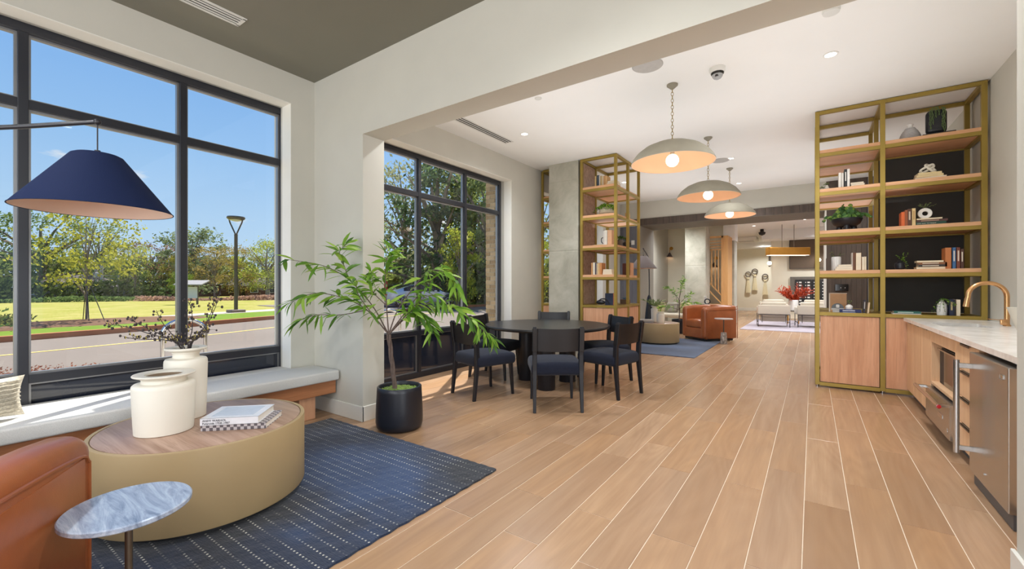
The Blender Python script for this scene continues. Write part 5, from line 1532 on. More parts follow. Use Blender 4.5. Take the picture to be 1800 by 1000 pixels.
# faucet
t = thing('kitchen_faucet', 'copper gold gooseneck faucet behind the sink', 'faucet', (1.455, 5.80, .9105))
b = MB(); b.lathe([(.026, 0), (.026, .006), (.019, .02), (.017, .06)], n=28); b.build('base', M['copper'], t, smooth=True)
pts = [(0, 0, .02), (0, 0, .24)] + [(-.125 + .125 * math.cos(a), -.0, .27 + .125 * math.sin(a)) for a in [PI * i / 16 for i in range(0, 16)]] + [(-.249, 0, .27), (-.252, 0, .24)]
b = MB(); b.tube(pts, .0185, 18); b.build('spout', M['copper'], t, smooth=True)
b = MB(); b.lathe([(.0195, .0), (.022, -.085), (.018, -.088)], n=24, M4=Matrix.Translation((-.252, 0, .255)) @ Matrix.Rotation(R(8), 4, 'Y')); b.build('spray_head', M['copper'], t, smooth=True)
b = MB(); b.rbox(-.050, -.045, .012, -.008, -.012, .062, .006, 2); b.build('valve_block', M['copper'], t, smooth=True)
b = MB(); b.bar((-.045, -.03, .055), (-.135, -.03, .062), .012, .006); b.build('lever', M['copper'], t)
t = thing('ceramic_bowl', 'tapered white ceramic bowl on the counter at the right edge', 'bowl', (1.44, 5.36, .9105))
b = MB(); b.lathe([(.035, 0), (.042, .006), (.095, .18), (.098, .186), (.094, .187), (.088, .175), (.04, .02), (.01, .012)], n=40); b.build('body', M['ceramic'], t, smooth=True)

# ================================================================== FAR LOUNGE (behind the bookcases)
rs = random.Random(31)
rim_vase(-2.73, 9.60, .4615, .088, .245, 'short cream ceramic vase on the far drum coffee table')
rim_vase(-2.93, 9.80, .4615, .074, .365, 'tall cream ceramic vase with green sprigs on the far drum coffee table', .62)
t = thing('green_sprigs', 'loose grey-green leafy sprigs standing in the tall vase of the far coffee table', 'branches', (-2.93, 9.80, .4615))
f = MB(); st = MB()
for i in range(16):
    a = rs.uniform(0, 2 * PI)
    sprig(f, (0, 0, .33), (math.cos(a), math.sin(a), rs.uniform(.6, 1.8)), rs.uniform(.25, .40), 16, .020, rs, .075, st, .35)
st.tube([(0, 0, .22), (0, 0, .36)], .008, 6)
f.build('foliage', M['leaf_grey'], t, smooth=True); st.build('stems', M['twig'], t)
for k, (c, lab) in enumerate((((150, 150, 152), 'wide grey book at the bottom of the stack on the far coffee table'), ((196, 190, 184), 'pale grey book on top of the stack on the far coffee table'))):
    big_book(-3.02, 9.50, .4615 + k * .036, R(20 + 4 * k), .30, .24, .035, cmat(c), lab)
# second leafy tree, seen as a whole plant
t = thing('potted_tree', 'small leafy tree in a black pot behind the far cognac armchair', 'plant', (-2.95, 12.1, 0))
b = MB(); b.lathe([(.15, 0), (.19, .01), (.2, .07), (.19, .37), (.175, .375), (.17, .33), (.01, .33)], n=40); b.build('pot', M['pot_black'], t, smooth=True)
b = MB()
pth = bez([(0, 0, .33), (.01, 0, .6), (0, .01, .9)], 5); b.tube(pth, .014, 7)
f = MB(); st = MB()
for i, (dx, dy, dz, L) in enumerate(((-.9, -.3, .5, .75), (.9, .5, .45, .85), (.2, -.3, 1, .85), (-.3, .4, 1, .95), (.7, .0, 1, .65), (-.7, .1, 1, .7), (1, .3, .1, .75), (-.9, .2, .1, .6), (.2, .1, 1.2, 1.0), (.5, -.5, .6, .6))):
    d = Vector((dx * CA, dx * SA + dy, dz)).normalized()
    pts = [Vector((0, 0, .62 + .28 * (i % 3) / 2)) + d * L * u + Vector((0, 0, -.35)) * L * u * u for u in [k / 8 for k in range(9)]]
    b.tube(pts, [.007 - .0006 * k for k in range(9)], 5)
    for k in range(26):
        u = rs.uniform(.3, 1.0); q = pts[int(u * 8) if u < 1 else 8]
        dd = (d + Vector((rs.uniform(-1, 1), rs.uniform(-1, 1), rs.uniform(-1, .3)))).normalized()
        leaf_add(f, q, dd, rs.uniform(.10, .17), .028, .3, rs.uniform(-1, 1), 2)
b.build('trunk', M['bark_dark'], t, smooth=True); o = f.build('foliage', M['leaf'], t, smooth=True); o['kind'] = 'stuff'
# bench with cushions beyond the header
t = thing('window_bench', 'low pale upholstered bench with olive cushions by the far windows', 'bench', (-3.75, 13.9, 0))
b = MB(); b.rbox(-.5, -.35, .30, .55, .35, .42, .03, 3); b.build('seat', M['cream_fabric'], t, smooth=True)
for x in (-.45, .45):
    b = MB(); b.box(x - .03, -.3, 0, x + .03, .3, .30); b.build('bench_leg', M['oak'], t)
for x, y, m, lab in ((-4.0, 13.9, 'olive_fabric', 'olive cushion at the left of the far bench'), (-3.62, 13.95, 'taupe_fabric', 'taupe cushion in the middle of the far bench'), (-3.22, 13.9, 'olive_fabric', 'olive cushion at the right end of the far bench')):
    b = MB(); b.rbox(-.175, -.07, 0, .175, .07, .32, .06, 5)
    o = b.build('cushion', M[m], smooth=True); o.location = (x, y, .438); o.rotation_euler = (R(-10), 0, R(rs.uniform(-6, 6))); tag(o, lab, 'cushion')
def sconce(x, y, z, lab):
    t = thing('wall_sconce', lab, 'light', (x, y, z))
    b = MB(); b.lathe([(.062, 0), (.062, .014), (.056, .02)], n=32, M4=Matrix.Rotation(PI / 2, 4, 'X')); b.build('backplate', M['brass_bright'], t, smooth=True)
    b = MB(); b.tube(bez([(0, -.015, 0), (0, -.10, .0), (-.02, -.12, -.05), (-.03, -.12, -.16)], 5), .009, 8); b.build('arm', M['brass_bright'], t, smooth=True)
    b = MB(); b.lathe([(.112, -.32), (.025, -.165), (.012, -.155)], (-.03, -.12, 0), 32, cap0=False); b.build('shade', M['brown_shade'], t, smooth=True)
    b = MB(); b.lathe([(.108, -.319), (.022, -.17), (.002, -.168)], (-.03, -.12, 0), 32, cap0=False); b.build('shade_lining', M['pink_in'], t, smooth=True)
    b = MB(); b.sphere((-.03, -.12, -.27), .030, 12, 8); b.build('bulb', M['bulb'], t, smooth=True)
sconce(-4.17, 15.998, 2.62, 'brass wall sconce with small dark cone shade, left of the concrete column')
sconce(-2.70, 15.998, 2.22, 'brass wall sconce with dark cone shade, seen through the oak screen')
# oak screen
t = thing('oak_screen', 'honey oak open screen of posts and slats beside the concrete column', 'screen', (-2.78, 14.95, 0))
b = MB(); b.box(-.02, -.06, 0, .055, .06, 3.4); b.build('post', M['oak_screen'], t)
b = MB(); b.box(.41, -.0, 0, .47, .10, 2.86); b.build('post', M['oak_screen'], t)
b = MB(); b.box(.47, .02, 0, .60, .9, 2.86); b.build('side_board', M['oak_screen'], t)
b = MB(); b.box(.055, 0, 2.80, .47, .06, 2.86); b.build('top_rail', M['oak_screen'], t)
for z in (2.70, 2.61, 2.52, 2.43):
    b = MB(); b.box(.055, .01, z - .014, .41, .05, z + .014); b.build('slat', M['oak_screen'], t)
for x, z0 in ((.13, 1.30), (.235, 1.19), (.33, 1.08)):
    b = MB(); b.box(x - .014, .01, z0, x + .014, .05, 2.43); b.build('slat', M['oak_screen'], t)
for dz in (0, -.26):
    b = MB(); b.bar((.055, .03, 1.38 + dz), (.41, .03, .98 + dz), .04, .03); b.build('diagonal_slat', M['oak_screen'], t)
b = MB(); b.box(.055, 0, 0, .41, .06, .70); b.build('lower_panel', M['oak_screen'], t)
t = thing('console_table', 'small dark console with black and white objects beside the oak screen', 'table', (-2.45, 13.3, 0))
b = MB(); b.box(-.22, -.12, .70, .22, .12, .74); b.build('top', M['black_wood'], t)
for x in (-.2, .2):
    b = MB(); b.box(x - .015, -.1, 0, x + .015, .1, .70); b.build('leg', M['black_wood'], t)
t = thing('ring_ornament', 'black and white ring ornament standing on the dark console', 'ornament', (-2.47, 13.3, .7405))
b = MB(); b.tube([(math.cos(a) * .07, 0, .085 + math.sin(a) * .07) for a in [k * PI / 12 for k in range(24)]], .016, 8, closed=True); b.build('ring', M['pot_black'], t, smooth=True)
b = MB(); b.rbox(-.07, -.04, 0, .07, .04, .014, .003, 1); b.rbox(-.10, .05, 0, -.03, .07, .24, .004, 1); b.build('base', M['ceramic_white'], t)

# ================================================================== FAR SITTING ROOM
r_ = MB()
rug(-1.75, 14.15, 3.3, 18.7, M['rug_light'], 'large pale lilac-grey rug under the cream chairs in the far room')
def cream_chair(x, y, rz, lab, w=.86):
    t = thing('cream_lounge_chair', lab, 'armchair', (x, y, .0145), rz, 'cream lounge chairs of the far sitting room')
    h = w / 2
    b = MB(); b.rbox(-h, -.40, .385, h, -.30, .665, .02, 3); b.build('backrest', M['cream_fabric'], t, smooth=True)
    for s in (-1, 1):
        x0, x1 = sorted((s * h, s * (h - .08))); b = MB(); b.rbox(x0, -.305, .385, x1, .36, .60, .02, 3); b.build('arm', M['cream_fabric'], t, smooth=True)
    b = MB(); b.rbox(-h + .085, -.29, .30, h - .085, .38, .455, .035, 3, dome=.02, cuts=3); b.build('seat_cushion', M['cream_fabric'], t, smooth=True)
    b = MB(); b.rbox(-h + .10, -.29, .46, h - .10, -.14, .76, .05, 4); b.build('back_cushion', M['cream_fabric'], t, smooth=True)
    b = MB(); b.rbox(-h + .09, -.28, .16, h - .09, .36, .30, .02, 2); b.build('underseat', M['cream_fabric'], t, smooth=True)
    for sx in (-1, 1):
        for y_ in (-.385, .33):
            b = MB(); b.box(sx * (h - .015) - .009, y_ - .009, 0, sx * (h - .015) + .009, y_ + .009, .384); b.build('leg', M['lamp_black'], t)
        b = MB(); b.box(sx * (h - .015) - .009, -.376, .13, sx * (h - .015) + .009, .321, .148); b.build('stretcher', M['lamp_black'], t)
        b = MB(); b.box(sx * (h - .12) - .007, -.392, .13, sx * (h - .12) + .007, -.378, .384); b.build('back_upright', M['lamp_black'], t)
    b = MB(); b.box(-h + .024, -.394, .37, h - .024, -.376, .384); b.build('back_rail', M['lamp_black'], t)
cc = math.atan2(.57, 1.0)
cream_chair(-1.02, 15.75, R(8), 'cream lounge chair with black metal legs, left one turned away from us')
cream_chair(.02, 16.1, R(8), 'cream lounge chair with black metal legs, right one cut by the brass bookcase', .9)
cream_chair(-1.15, 18.3, R(188), 'cream lounge chair facing us behind the left one')
cream_chair(.12, 18.55, R(184), 'cream lounge chair facing us behind the right one', .9)
t = thing('brass_leg_table', 'small square table with brass legs between the cream chairs', 'table', (-.52, 17.15, .0145))
b = MB(); b.rbox(-.17, -.17, .405, .17, .17, .43, .004, 1); b.build('top', M['walnut'], t)
for sx in (-1, 1):
    for sy in (-1, 1):
        b = MB(); b.box(sx * .15 - .01, sy * .15 - .01, 0, sx * .15 + .01, sy * .15 + .01, .405); b.build('leg', M['brass_bright'], t)
t = thing('white_vase', 'white cylinder vase holding the rust-red foliage in the far room', 'vase', (-.52, 17.15, .445))
b = MB(); b.lathe([(.125, 0), (.14, .01), (.145, .34), (.13, .36), (.12, .355), (.11, .1)], n=36); b.build('body', M['ceramic_white'], t, smooth=True)
t = thing('rust_foliage', 'big rust-red dried foliage arrangement in the white vase', 'branches', (-.52, 17.15, .445))
f = MB(); st = MB()
for i in range(44):
    a = rs.uniform(0, 2 * PI); side = 1 if i % 2 else -1
    sprig(f, (0, 0, .30), (side * rs.uniform(.2, 1.3) * CA, side * rs.uniform(.2, 1.3) * SA + rs.uniform(-.5, .5), rs.uniform(.6, 1.2)), rs.uniform(.45, .74), 28, .030, rs, .11, st, .12)
o = f.build('foliage', M['leaf_rust'], t, smooth=True); o['kind'] = 'stuff'; st.build('stems', M['twig'], t)
# linear brass pendant
t = thing('linear_pendant', 'long rectangular brass pendant lamp hanging over the cream chairs', 'lamp', (-.70, 17.68, 2.33), math.atan2(.77, 1.10))
b = MB(); b.rbox(-.70, -.13, 0.006, .70, .13, .27, .012, 2); b.build('brass_housing', M['brass_bright'], t)
b = MB(); b.box(-.67, -.11, 0, .67, .11, .006); b.build('diffuser', emit('linear_diffuser', (1, .9, .75), 5.0), t)
for x in (-.2, .22):
    b = MB(); b.tube([(x, 0, .27), (x, 0, H3 - 2.33)], .008, 6); b.build('hanging_rod', M['bronze'], t, smooth=True)
# tassels
for k, (x, zt, zb, lab) in enumerate(((-2.69, 1.98, .92, 'cream wall tassel hanging from a dark ring, left one of three'), (-2.39, 2.12, 1.05, 'cream wall tassel hanging from a dark ring, middle and highest of three'), (-1.94, 1.85, .83, 'cream wall tassel hanging from a dark ring, right one of three'))):
    t = thing('wall_tassel', lab, 'wall hanging', (x, 24.93, zb))
    H_ = zt - zb
    b = MB(); b.tube([(math.cos(a) * .12, -.02, H_ - .12 + math.sin(a) * .12) for a in [q * PI / 12 for q in range(24)]], .026, 8, closed=True); b.build('ring', cmat((96, 84, 72)), t, smooth=True)
    b = MB(); b.lathe([(.13, 0), (.11, .12), (.07, H_ * .5), (.05, H_ * .62), (.065, H_ * .66), (.05, H_ * .72), (.03, H_ - .24)], (0, -.02, 0), 16, sy=.3); b.build('tassel', cmat((214, 200, 164), .9), t, smooth=True)
    b = MB(); b.lathe([(.057, H_ * .61), (.06, H_ * .64)], (0, -.02, 0), 16, sy=.4); b.build('binding', cmat((80, 66, 56)), t)
# mailboxes and dark panel on the recessed wall
t = thing('dark_wall_panel', 'large dark brown framed panel on the far wall behind the brass pendant', 'panel', (-.71, 19.93, 1.96))
b = MB(); b.box(0, 0, 0, 1.75, .06, 1.06); b.build('panel', cmat((98, 82, 66)), t); b = MB(); b.box(-.03, -.01, -.03, 0, .07, 1.09); b.box(0, -.01, -.03, 1.75, .07, 0); b.box(0, -.01, 1.06, 1.75, .07, 1.09); b.build('frame', cmat((70, 60, 52)), t)
t = thing('mailbox_bank', 'black bank of mailboxes with rows of white labels on the far wall', 'mailbox', (-.71, 19.9, .35))
b = MB(); b.box(0, .03, 0, 1.75, .09, 1.27); b.build('surround', cmat((110, 104, 96)), t)
for i in range(6):
    x0 = .16 + i * .265
    b = MB(); b.box(x0, 0, .05, x0 + .255, .03, 1.16); c_ = b.build('column', M['dark_plastic'], t)
    for j in range(9):
        q = MB(); q.box(x0 + .06, -.006, .12 + j * .115, x0 + .09, 0, .15 + j * .115); q.build('lock', M['switch_white'], c_)
        q = MB(); q.box(x0 + .13, -.006, .11 + j * .115, x0 + .21, 0, .16 + j * .115); q.build('name_card', M['switch_white'], c_)
for (x, y, z, lab) in ((-1.393, 19.93, 2.17, 'white globe wall light at the left edge of the mailbox wall'), (.19, 19.87, 2.245, 'glowing globe wall light on the dark panel, seen through the bookcase')):
    t = thing('globe_sconce', lab, 'light', (x, y, z))
    b = MB(); b.box(-.04, -.04, -.14, .04, .0, .52 if x < 0 else .06); b.build('backplate', M['bronze'], t)
    b = MB(); b.sphere((0, -.12, 0), .075, 20, 14); b.build('globe', M['bulb'], t, smooth=True)
t = thing('air_unit', 'white square ceiling air unit in the far room', 'vent', (-2.4, 21.5, H3))
b = MB(); b.rbox(-.45, -.45, -.161, .45, .45, -.001, .04, 3); b.build('casing', M['switch_white'], t, smooth=True)
b = MB(); b.box(-.3, -.3, -.166, .3, .3, -.158); b.build('grille', cmat((196, 196, 196)), t)
t = thing('dome_camera', 'small dark dome camera hanging near the mailbox wall', 'camera', (-1.55, 18.6, H3))
b = MB(); b.lathe([(.06, 0), (.07, -.10), (.12, -.12), (.10, -.20), (.02, -.24)], n=20); b.build('dome', M['dark_plastic'], t, smooth=True)
# items behind the right bookcase
t = thing('light_switch', 'white light switch on the blue-grey panelling behind the left bookcase', 'switch', (-3.93, 11.262, 2.43))
b = MB(); b.rbox(-.045, -.008, -.06, .045, 0, .06, .003, 1); b.build('plate', M['switch_white'], t); b = MB(); b.box(-.015, -.012, -.03, .015, -.008, .03); b.build('rocker', M['ceramic_white'], t)
t = thing('wall_intercom', 'small black intercom box on the dark wood cladding behind the right bookcase', 'intercom', (.50, 11.262, 1.17))
b = MB(); b.rbox(-.11, -.03, 0, .11, 0, .14, .004, 1); b.build('box', M['black_gloss'], t); b = MB(); b.box(-.02, -.032, .06, -.01, -.03, .07); b.box(.05, -.032, .06, .06, -.03, .07); b.build('indicator', M['switch_white'], t)

# ================================================================== OUTDOORS
def foliage_mat():
    g = NG('tree_foliage')
    oc = g.n('ShaderNodeObjectInfo').outputs['Color']
    ri = g.n('ShaderNodeNewGeometry').outputs['Random Per Island']
    v = g.noise(g.coord(), .9, 4, .6)
    col = g.mix(g.ramp(ri, [(0, (0, 0, 0)), (1, (.75, .75, .75))]), oc, g.mix(1.0, oc, (1.45, 1.4, 1.0), 'MULTIPLY'))
    col = g.mix(g.math('MULTIPLY', v, .5), col, g.mix(1.0, oc, (.5, .55, .5), 'MULTIPLY'))
    d = g.n('ShaderNodeBsdfDiffuse', {'Color': col})
    t = g.n('ShaderNodeBsdfTranslucent', {'Color': col})
    m = g.n('ShaderNodeMixShader', {0: .45, 1: d.outputs[0], 2: t.outputs[0]})
    g.t.links.new(m.outputs[0], g.out.inputs[0])
    return g.m
M['foliage'] = foliage_mat()
def quad_leaf(V, F, c, s, rr):
    a = Vector((rr.gauss(0, 1), rr.gauss(0, 1), rr.gauss(0, 1))).normalized()
    b = a.orthogonal().normalized(); q = a.cross(b)
    o = len(V)
    V += [tuple(c + b * s), tuple(c + q * s * .55), tuple(c - b * s), tuple(c - q * s * .55)]
    F.append((o, o + 1, o + 2, o + 3))
def crown_mesh(kind, seed):
    """unit tree: height 1, crown and branches"""
    rr = random.Random(seed)
    V = []; F = []
    tr = MB()
    cl = []
    if kind == 'round':
        for i in range(58):
            a = rr.uniform(0, 2 * PI); z = rr.uniform(.16, .97)
            rad = .46 * math.sqrt(max(.03, 1 - ((z - .52) / .50) ** 2)) * math.sqrt(rr.random()) * 1.05
            cl.append((Vector((rad * math.cos(a), rad * math.sin(a), z)), rr.uniform(.055, .10), 62))
    elif kind == 'tall':
        for i in range(64):
            a = rr.uniform(0, 2 * PI); z = rr.uniform(.10, .99)
            rad = .27 * math.sqrt(max(.02, 1 - ((z - .5) / .52) ** 2)) * math.sqrt(rr.random()) * rr.uniform(.8, 1.25)
            cl.append((Vector((rad * math.cos(a), rad * math.sin(a), z)), rr.uniform(.035, .075), 60))
    elif kind == 'airy':
        for i in range(60):
            a = rr.uniform(0, 2 * PI); z = rr.uniform(.30, .98)
            rad = .42 * math.sqrt(max(.02, 1 - ((z - .60) / .42) ** 2)) * math.sqrt(rr.random())
            cl.append((Vector((rad * math.cos(a), rad * math.sin(a), z)), rr.uniform(.04, .08), 30))
    elif kind == 'flat':
        for i in range(46):
            a = rr.uniform(0, 2 * PI); z = rr.choice((.55, .70, .82, .93)) + rr.uniform(-.03, .03)
            rad = (.62 - .35 * (z - .5)) * math.sqrt(rr.random())
            cl.append((Vector((rad * math.cos(a), rad * math.sin(a), z)), rr.uniform(.05, .09), 64))
    for (c, r_, n) in cl:
        for _ in range(n):
            p = c + Vector((rr.gauss(0, 1), rr.gauss(0, 1), rr.gauss(0, .7))) * r_ * .75
            p.z = max(.05, p.z)
            quad_leaf(V, F, p, rr.uniform(.011, .021), rr)
    tr.tube([(0, 0, 0), (.01, 0, .25), (-.01, .01, .55), (0, 0, .85)], [.022, .017, .011, .004], 7)
    for (c, r_, n) in cl[::3]:
        z0 = max(.12, c.z * .55)
        tr.tube([(0, 0, z0), (c.x * .5, c.y * .5, z0 + (c.z - z0) * .6), tuple(c)], [.008, .005, .0015], 4)
    me = bpy.data.meshes.new('foliage'); me.from_pydata(V, [], F); me.materials.append(M['foliage']); me.update()
    return me, tr.mesh('trunk', M['bark'])
PROTO = {k: [crown_mesh(k, 100 + 7 * i) for i in range(2)] for k in ('round', 'tall', 'airy', 'flat')}
def tree(kind, x, y, h, c, lab, wide=1.0, var=0, trunk=1.0, grp='trees around the lawn'):
    t = thing('tree', lab, 'tree', (x, y, GZ + .08), rs.uniform(0, 6.28), grp)
    fm, tm = PROTO[kind][var]
    f = bpy.data.objects.new('foliage', fm); f['kind'] = 'stuff'
    k = bpy.data.objects.new('trunk', tm)
    for o in (f, k):
        COL.objects.link(o); o.parent = t; o.scale = (h * wide, h * wide, h)
    k.scale = (h * trunk, h * trunk, h)
    f.color = tuple(s2l(c)) + (1,)
    return t
OL = (138, 150, 86); GR = (118, 134, 78); YG = (168, 174, 88); DK = (78, 98, 62); RB = (142, 112, 94); OR = (164, 146, 88); GG = (132, 144, 108)
tree('round', -66.5, 2.2, 9.2, OL, 'big olive-green tree at the left edge of the first window', 1.0, 0, 1.6)
tree('round', -65, 8.4, 8.9, GR, 'broad green tree with a thick dark trunk behind the young yellow tree', .95, 1, 2.2)
tree('airy', -62, 12.2, 8.1, OL, 'airy olive tree directly behind the young yellow tree', .95, 0)
tree('round', -63.7, 15.0, 6.3, YG, 'yellow-green tree peeking out behind the flat-topped evergreen', .9, 1)
tree('airy', -66, 17.6, 6.6, RB, 'reddish brown bare-branched tree far behind the utility poles', 1.15, 1)
tree('airy', -63, 20.4, 6.4, RB, 'second reddish brown tree right of the utility poles', 1.1, 0)
tree('flat', -55.5, 13.6, 3.9, DK, 'dark flat-topped evergreen beside the utility poles', .75, 0)
tree('round', -55.8, 17.2, 4.6, (150, 142, 60), 'golden-green rounded tree just left of the window mullion', .7, 0)
tree('tall', -59.5, 19.8, 8.0, GG, 'tallest dark grey-green tree behind the window mullion', 1.5, 1)
tree('airy', -55, 20.4, 5.6, OR, 'orange-brown tree above the low brick house', 1.2, 0)
tree('round', -52.2, 21.6, 5.7, OR, 'rust-tinted tree beside the street lamp post', .9, 0)
tree('round', -48.5, 23.0, 6.3, YG, 'yellow-green spreading tree right of the street lamp', 1.0, 1, 1.8)
tree('round', -54, 27, 6.9, GG, 'grey-green tree at the right edge of the first window', 1.0, 0)
tree('tall', -47.0, 14.8, 2.5, (116, 140, 58), 'small bright green bushy tree at the lawn edge left of the mullion', 1.4, 1)
# through the second window
tree('airy', -30.5, 21.6, 10.6, GG, 'tall thinly leaved tree at the left of the second window', .75, 1)
tree('airy', -27.0, 23.6, 11.2, (150, 152, 118), 'tall bare-looking grey tree behind the silver car', .8, 0)
tree('tall', -23.4, 23.6, 11.2, (84, 106, 72), 'tall ivy-covered dark tree in the middle of the second window', 1.05, 0, 2.4)
tree('tall', -22.3, 25.9, 11.0, (134, 146, 92), 'tall green tree touching the ivy-covered one', 1.0, 1)
tree('tall', -17.9, 19.9, 4.9, (168, 174, 76), 'slim yellow-green young tree before the dark trees', .8, 1)
tree('tall', -19.2, 24.6, 10.4, (132, 144, 96), 'tall tree with a pale trunk near the brick pier', 1.0, 0, 1.8)
tree('airy', -17.6, 28.6, 9.8, (150, 158, 100), 'tall airy tree seen through the third window', 1.0, 1)
tree('round', -15.0, 24.4, 4.4, (164, 170, 62), 'bright yellow-green bush-like tree in the third window', .8, 0)
tree('round', -26, 31, 10.5, GR, 'broad green tree far behind the silver car', .9, 1)
tree('round', -35.5, 25.5, 8.5, OL, 'olive tree far left behind the second window', .9, 0)
tree('tall', -11.5, 27, 9.0, GR, 'tall green tree at the right of the third window', 1.3, 1)
# distant woodland and undergrowth, uncountable
WB = [(-84, -50), (-80, -25), (-74, 0), (-70, 14), (-62, 30), (-46, 42), (-30, 46), (-14, 50), (2, 62), (20, 80)]
def band(line, h, r, n, size, c, name, lab, cat, z0=0.0, seed=5):
    rr = random.Random(seed); V = []; F = []
    P = [Vector((x, y, 0)) for x, y in line]
    seg = [(P[i + 1] - P[i]).length for i in range(len(P) - 1)]; tot = sum(seg)
    for _ in range(n):
        s_ = rr.uniform(0, tot); i = 0
        while s_ > seg[i]: s_ -= seg[i]; i += 1
        p = P[i].lerp(P[i + 1], s_ / seg[i])
        hh = h * (.72 + .28 * math.sin(p.x * .35 + p.y * .51 + seed) * math.sin(p.y * .23 + 1))
        p = p + Vector((rr.gauss(0, r), rr.gauss(0, r), 0)); p.z = GZ + z0 + hh * rr.random() ** .8
        quad_leaf(V, F, p, size * rr.uniform(.6, 1.3), rr)
    me = bpy.data.meshes.new(name); me.from_pydata(V, [], F); me.materials.append(M['foliage']); me.update()
    o = bpy.data.objects.new(name, me); COL.objects.link(o); o['kind'] = 'stuff'; o.color = tuple(s2l(c)) + (1,)
    return tag(o, lab, cat)
band(WB, 6.0, 1.6, 16000, .55, (116, 126, 78), 'woodland', 'continuous distant woodland closing the view behind the lawn and houses', 'trees')
band([(-62, -30), (-60, -5), (-57.5, 8), (-54, 15.5)], 2.3, .9, 7000, .22, (70, 84, 50), 'undergrowth', 'dark shrubby undergrowth at the foot of the trees beyond the lawn', 'bushes', 0, 6)
band([(-26, 28), (-20, 27), (-14, 30), (-8, 32)], 3.2, 1.2, 7000, .22, (74, 86, 52), 'undergrowth', 'leafy undergrowth between the tall trees behind the second window', 'bushes', 0, 8)
band([(-52, -8), (-50, 5.5), (-47.5, 11.5)], .75, .35, 4200, .12, (104, 124, 76), 'hedge', 'low grey-green hedge along the far edge of the lawn', 'hedge', 0, 7)
band([(-47, 11.8), (-41, 19), (-37, 25)], .62, .35, 4800, .11, (176, 142, 130), 'ornamental_grass', 'pinkish ornamental grass band along the lawn below the houses', 'grass', 0, 9)
band([(-8.9, .3), (-7.6, 1.4)], .36, .14, 1100, .020, (146, 96, 82), 'nandina_shrub', 'low reddish shrub just outside the first window', 'bush', .05, 10)
band([(-21.2, 1.7), (-20.6, 2.1)], .9, .22, 420, .07, (130, 132, 66), 'ornamental_bush', 'small yellow-green grass tuft in the mulch left of the young tree', 'bush', 0, 12)
band([(-18.9, 1.2), (-18.6, .6)], .9, .3, 700, .06, (92, 112, 62), 'low_bush', 'low dark green bush by the curb at the left edge of the window', 'bush', 0, 13)
# young staked tree
yt = tree('airy', -22.0, 4.0, 4.45, (170, 168, 72), 'young staked tree with yellow autumn leaves standing in the mulch bed', .95, 1, .42)
for dx, dy in ((-.9, -.6), (-.6, -.9), (1.0, .7)):
    b = MB(); b.tube([(dx * .1, dy * .1, 1.5), (dx, dy, .05)], .014, 5); o = b.build('guy_strap', M['dark_plastic'], yt)
# street lamp
t = thing('street_lamp', 'tall dark street lamp with a triangular head beyond the road', 'street lamp', (-23.28, 9.55, GZ))
b = MB(); b.rbox(-.32, -.32, 0, .32, .32, .25, .03, 2); b.build('base', cmat((120, 104, 90)), t)
b = MB(); b.lathe([(.085, .25), (.075, 3.9), (.085, 3.95)], n=16); b.build('pole', M['bronze'], t, smooth=True)
b = MB(); b.tube([(0, 0, 3.9), (RT.x * -.30, RT.y * -.30, 4.55), (RT.x * -.34, RT.y * -.34, 4.72)], .035, 8); b.tube([(0, 0, 3.9), (RT.x * .30, RT.y * .30, 4.55), (RT.x * .34, RT.y * .34, 4.72)], .035, 8); b.build('fork', M['bronze'], t, smooth=True)
b = MB(); b.lathe([(.16, 4.62), (.36, 4.70), (.40, 4.76), (.38, 4.82)], n=28); b.build('head', M['bronze'], t, smooth=True)
b = MB(); b.lathe([(.10, 4.60), (.30, 4.66)], n=20); b.build('lens', cmat((206, 206, 200)), t)
# utility poles
t = thing('utility_pole', 'pair of grey utility poles with wires beyond the lawn', 'pole', (-57.4, 11.1, GZ))
for dx, h_ in ((0, 3.6), (.55, 3.4)):
    b = MB(); b.tube([(RT.x * dx, RT.y * dx, 0), (RT.x * dx, RT.y * dx, h_)], .11, 8); b.build('pole', cmat((176, 170, 160)), t, smooth=True)
for z in (1.9, 2.2, 2.45):
    b = MB(); b.tube([(RT.x * .5, RT.y * .5, z), (RT.x * 2.2, RT.y * 2.2, z - .1)], .03, 4); b.build('wire', cmat((170, 166, 160)), t)
b = MB(); b.tube([(RT.x * 2.2, RT.y * 2.2, 0), (RT.x * 2.2, RT.y * 2.2, 2.5)], .07, 6); b.build('short_pole', cmat((150, 146, 138)), t)
b = MB(); b.rbox(-.2, -.2, 2.2, .2, .2, 2.7, .03, 1); b.build('transformer', cmat((186, 184, 180)), t)
# houses
def house(x, y, rz, L, D, hw, hr, wall, lab, n=3):
    t = thing('house', lab, 'house', (x, y, GZ), rz)
    b = MB(); b.box(-L / 2, -D / 2, 0, L / 2, D / 2, hw); b.build('wall', wall, t)
    b = MB(); o_ = .5
    b.add([(-L / 2 - o_, -D / 2 - o_, hw - .1), (L / 2 + o_, -D / 2 - o_, hw - .1), (L / 2 + o_, D / 2 + o_, hw - .1), (-L / 2 - o_, D / 2 + o_, hw - .1), (-L / 2 + D / 2.4, 0, hw + hr), (L / 2 - D / 2.4, 0, hw + hr)],
          [(0, 1, 5, 4), (1, 2, 5), (2, 3, 4, 5), (3, 0, 4), (0, 3, 2, 1)]); b.build('roof', cmat((112, 104, 98), .9), t)
    for i in range(n):
        xx = -L / 2 + L * (i + .5) / n
        q = MB(); q.box(xx - .45, -D / 2 - .04, .55, xx + .45, -D / 2 + .02, 1.35); w_ = q.build('window', M['switch_white'], t)
        q = MB(); q.box(xx - .38, -D / 2 - .05, .62, xx + .38, -D / 2 - .03, 1.28); q.build('pane', M['black_gloss'], w_)
hz = math.atan2(FW.y, FW.x) - PI / 2 + R(8)
brick_far = gmat('far_red_brick', s2l((132, 84, 68)), s2l((146, 98, 80)), s2l((116, 72, 58)), 1, 8)
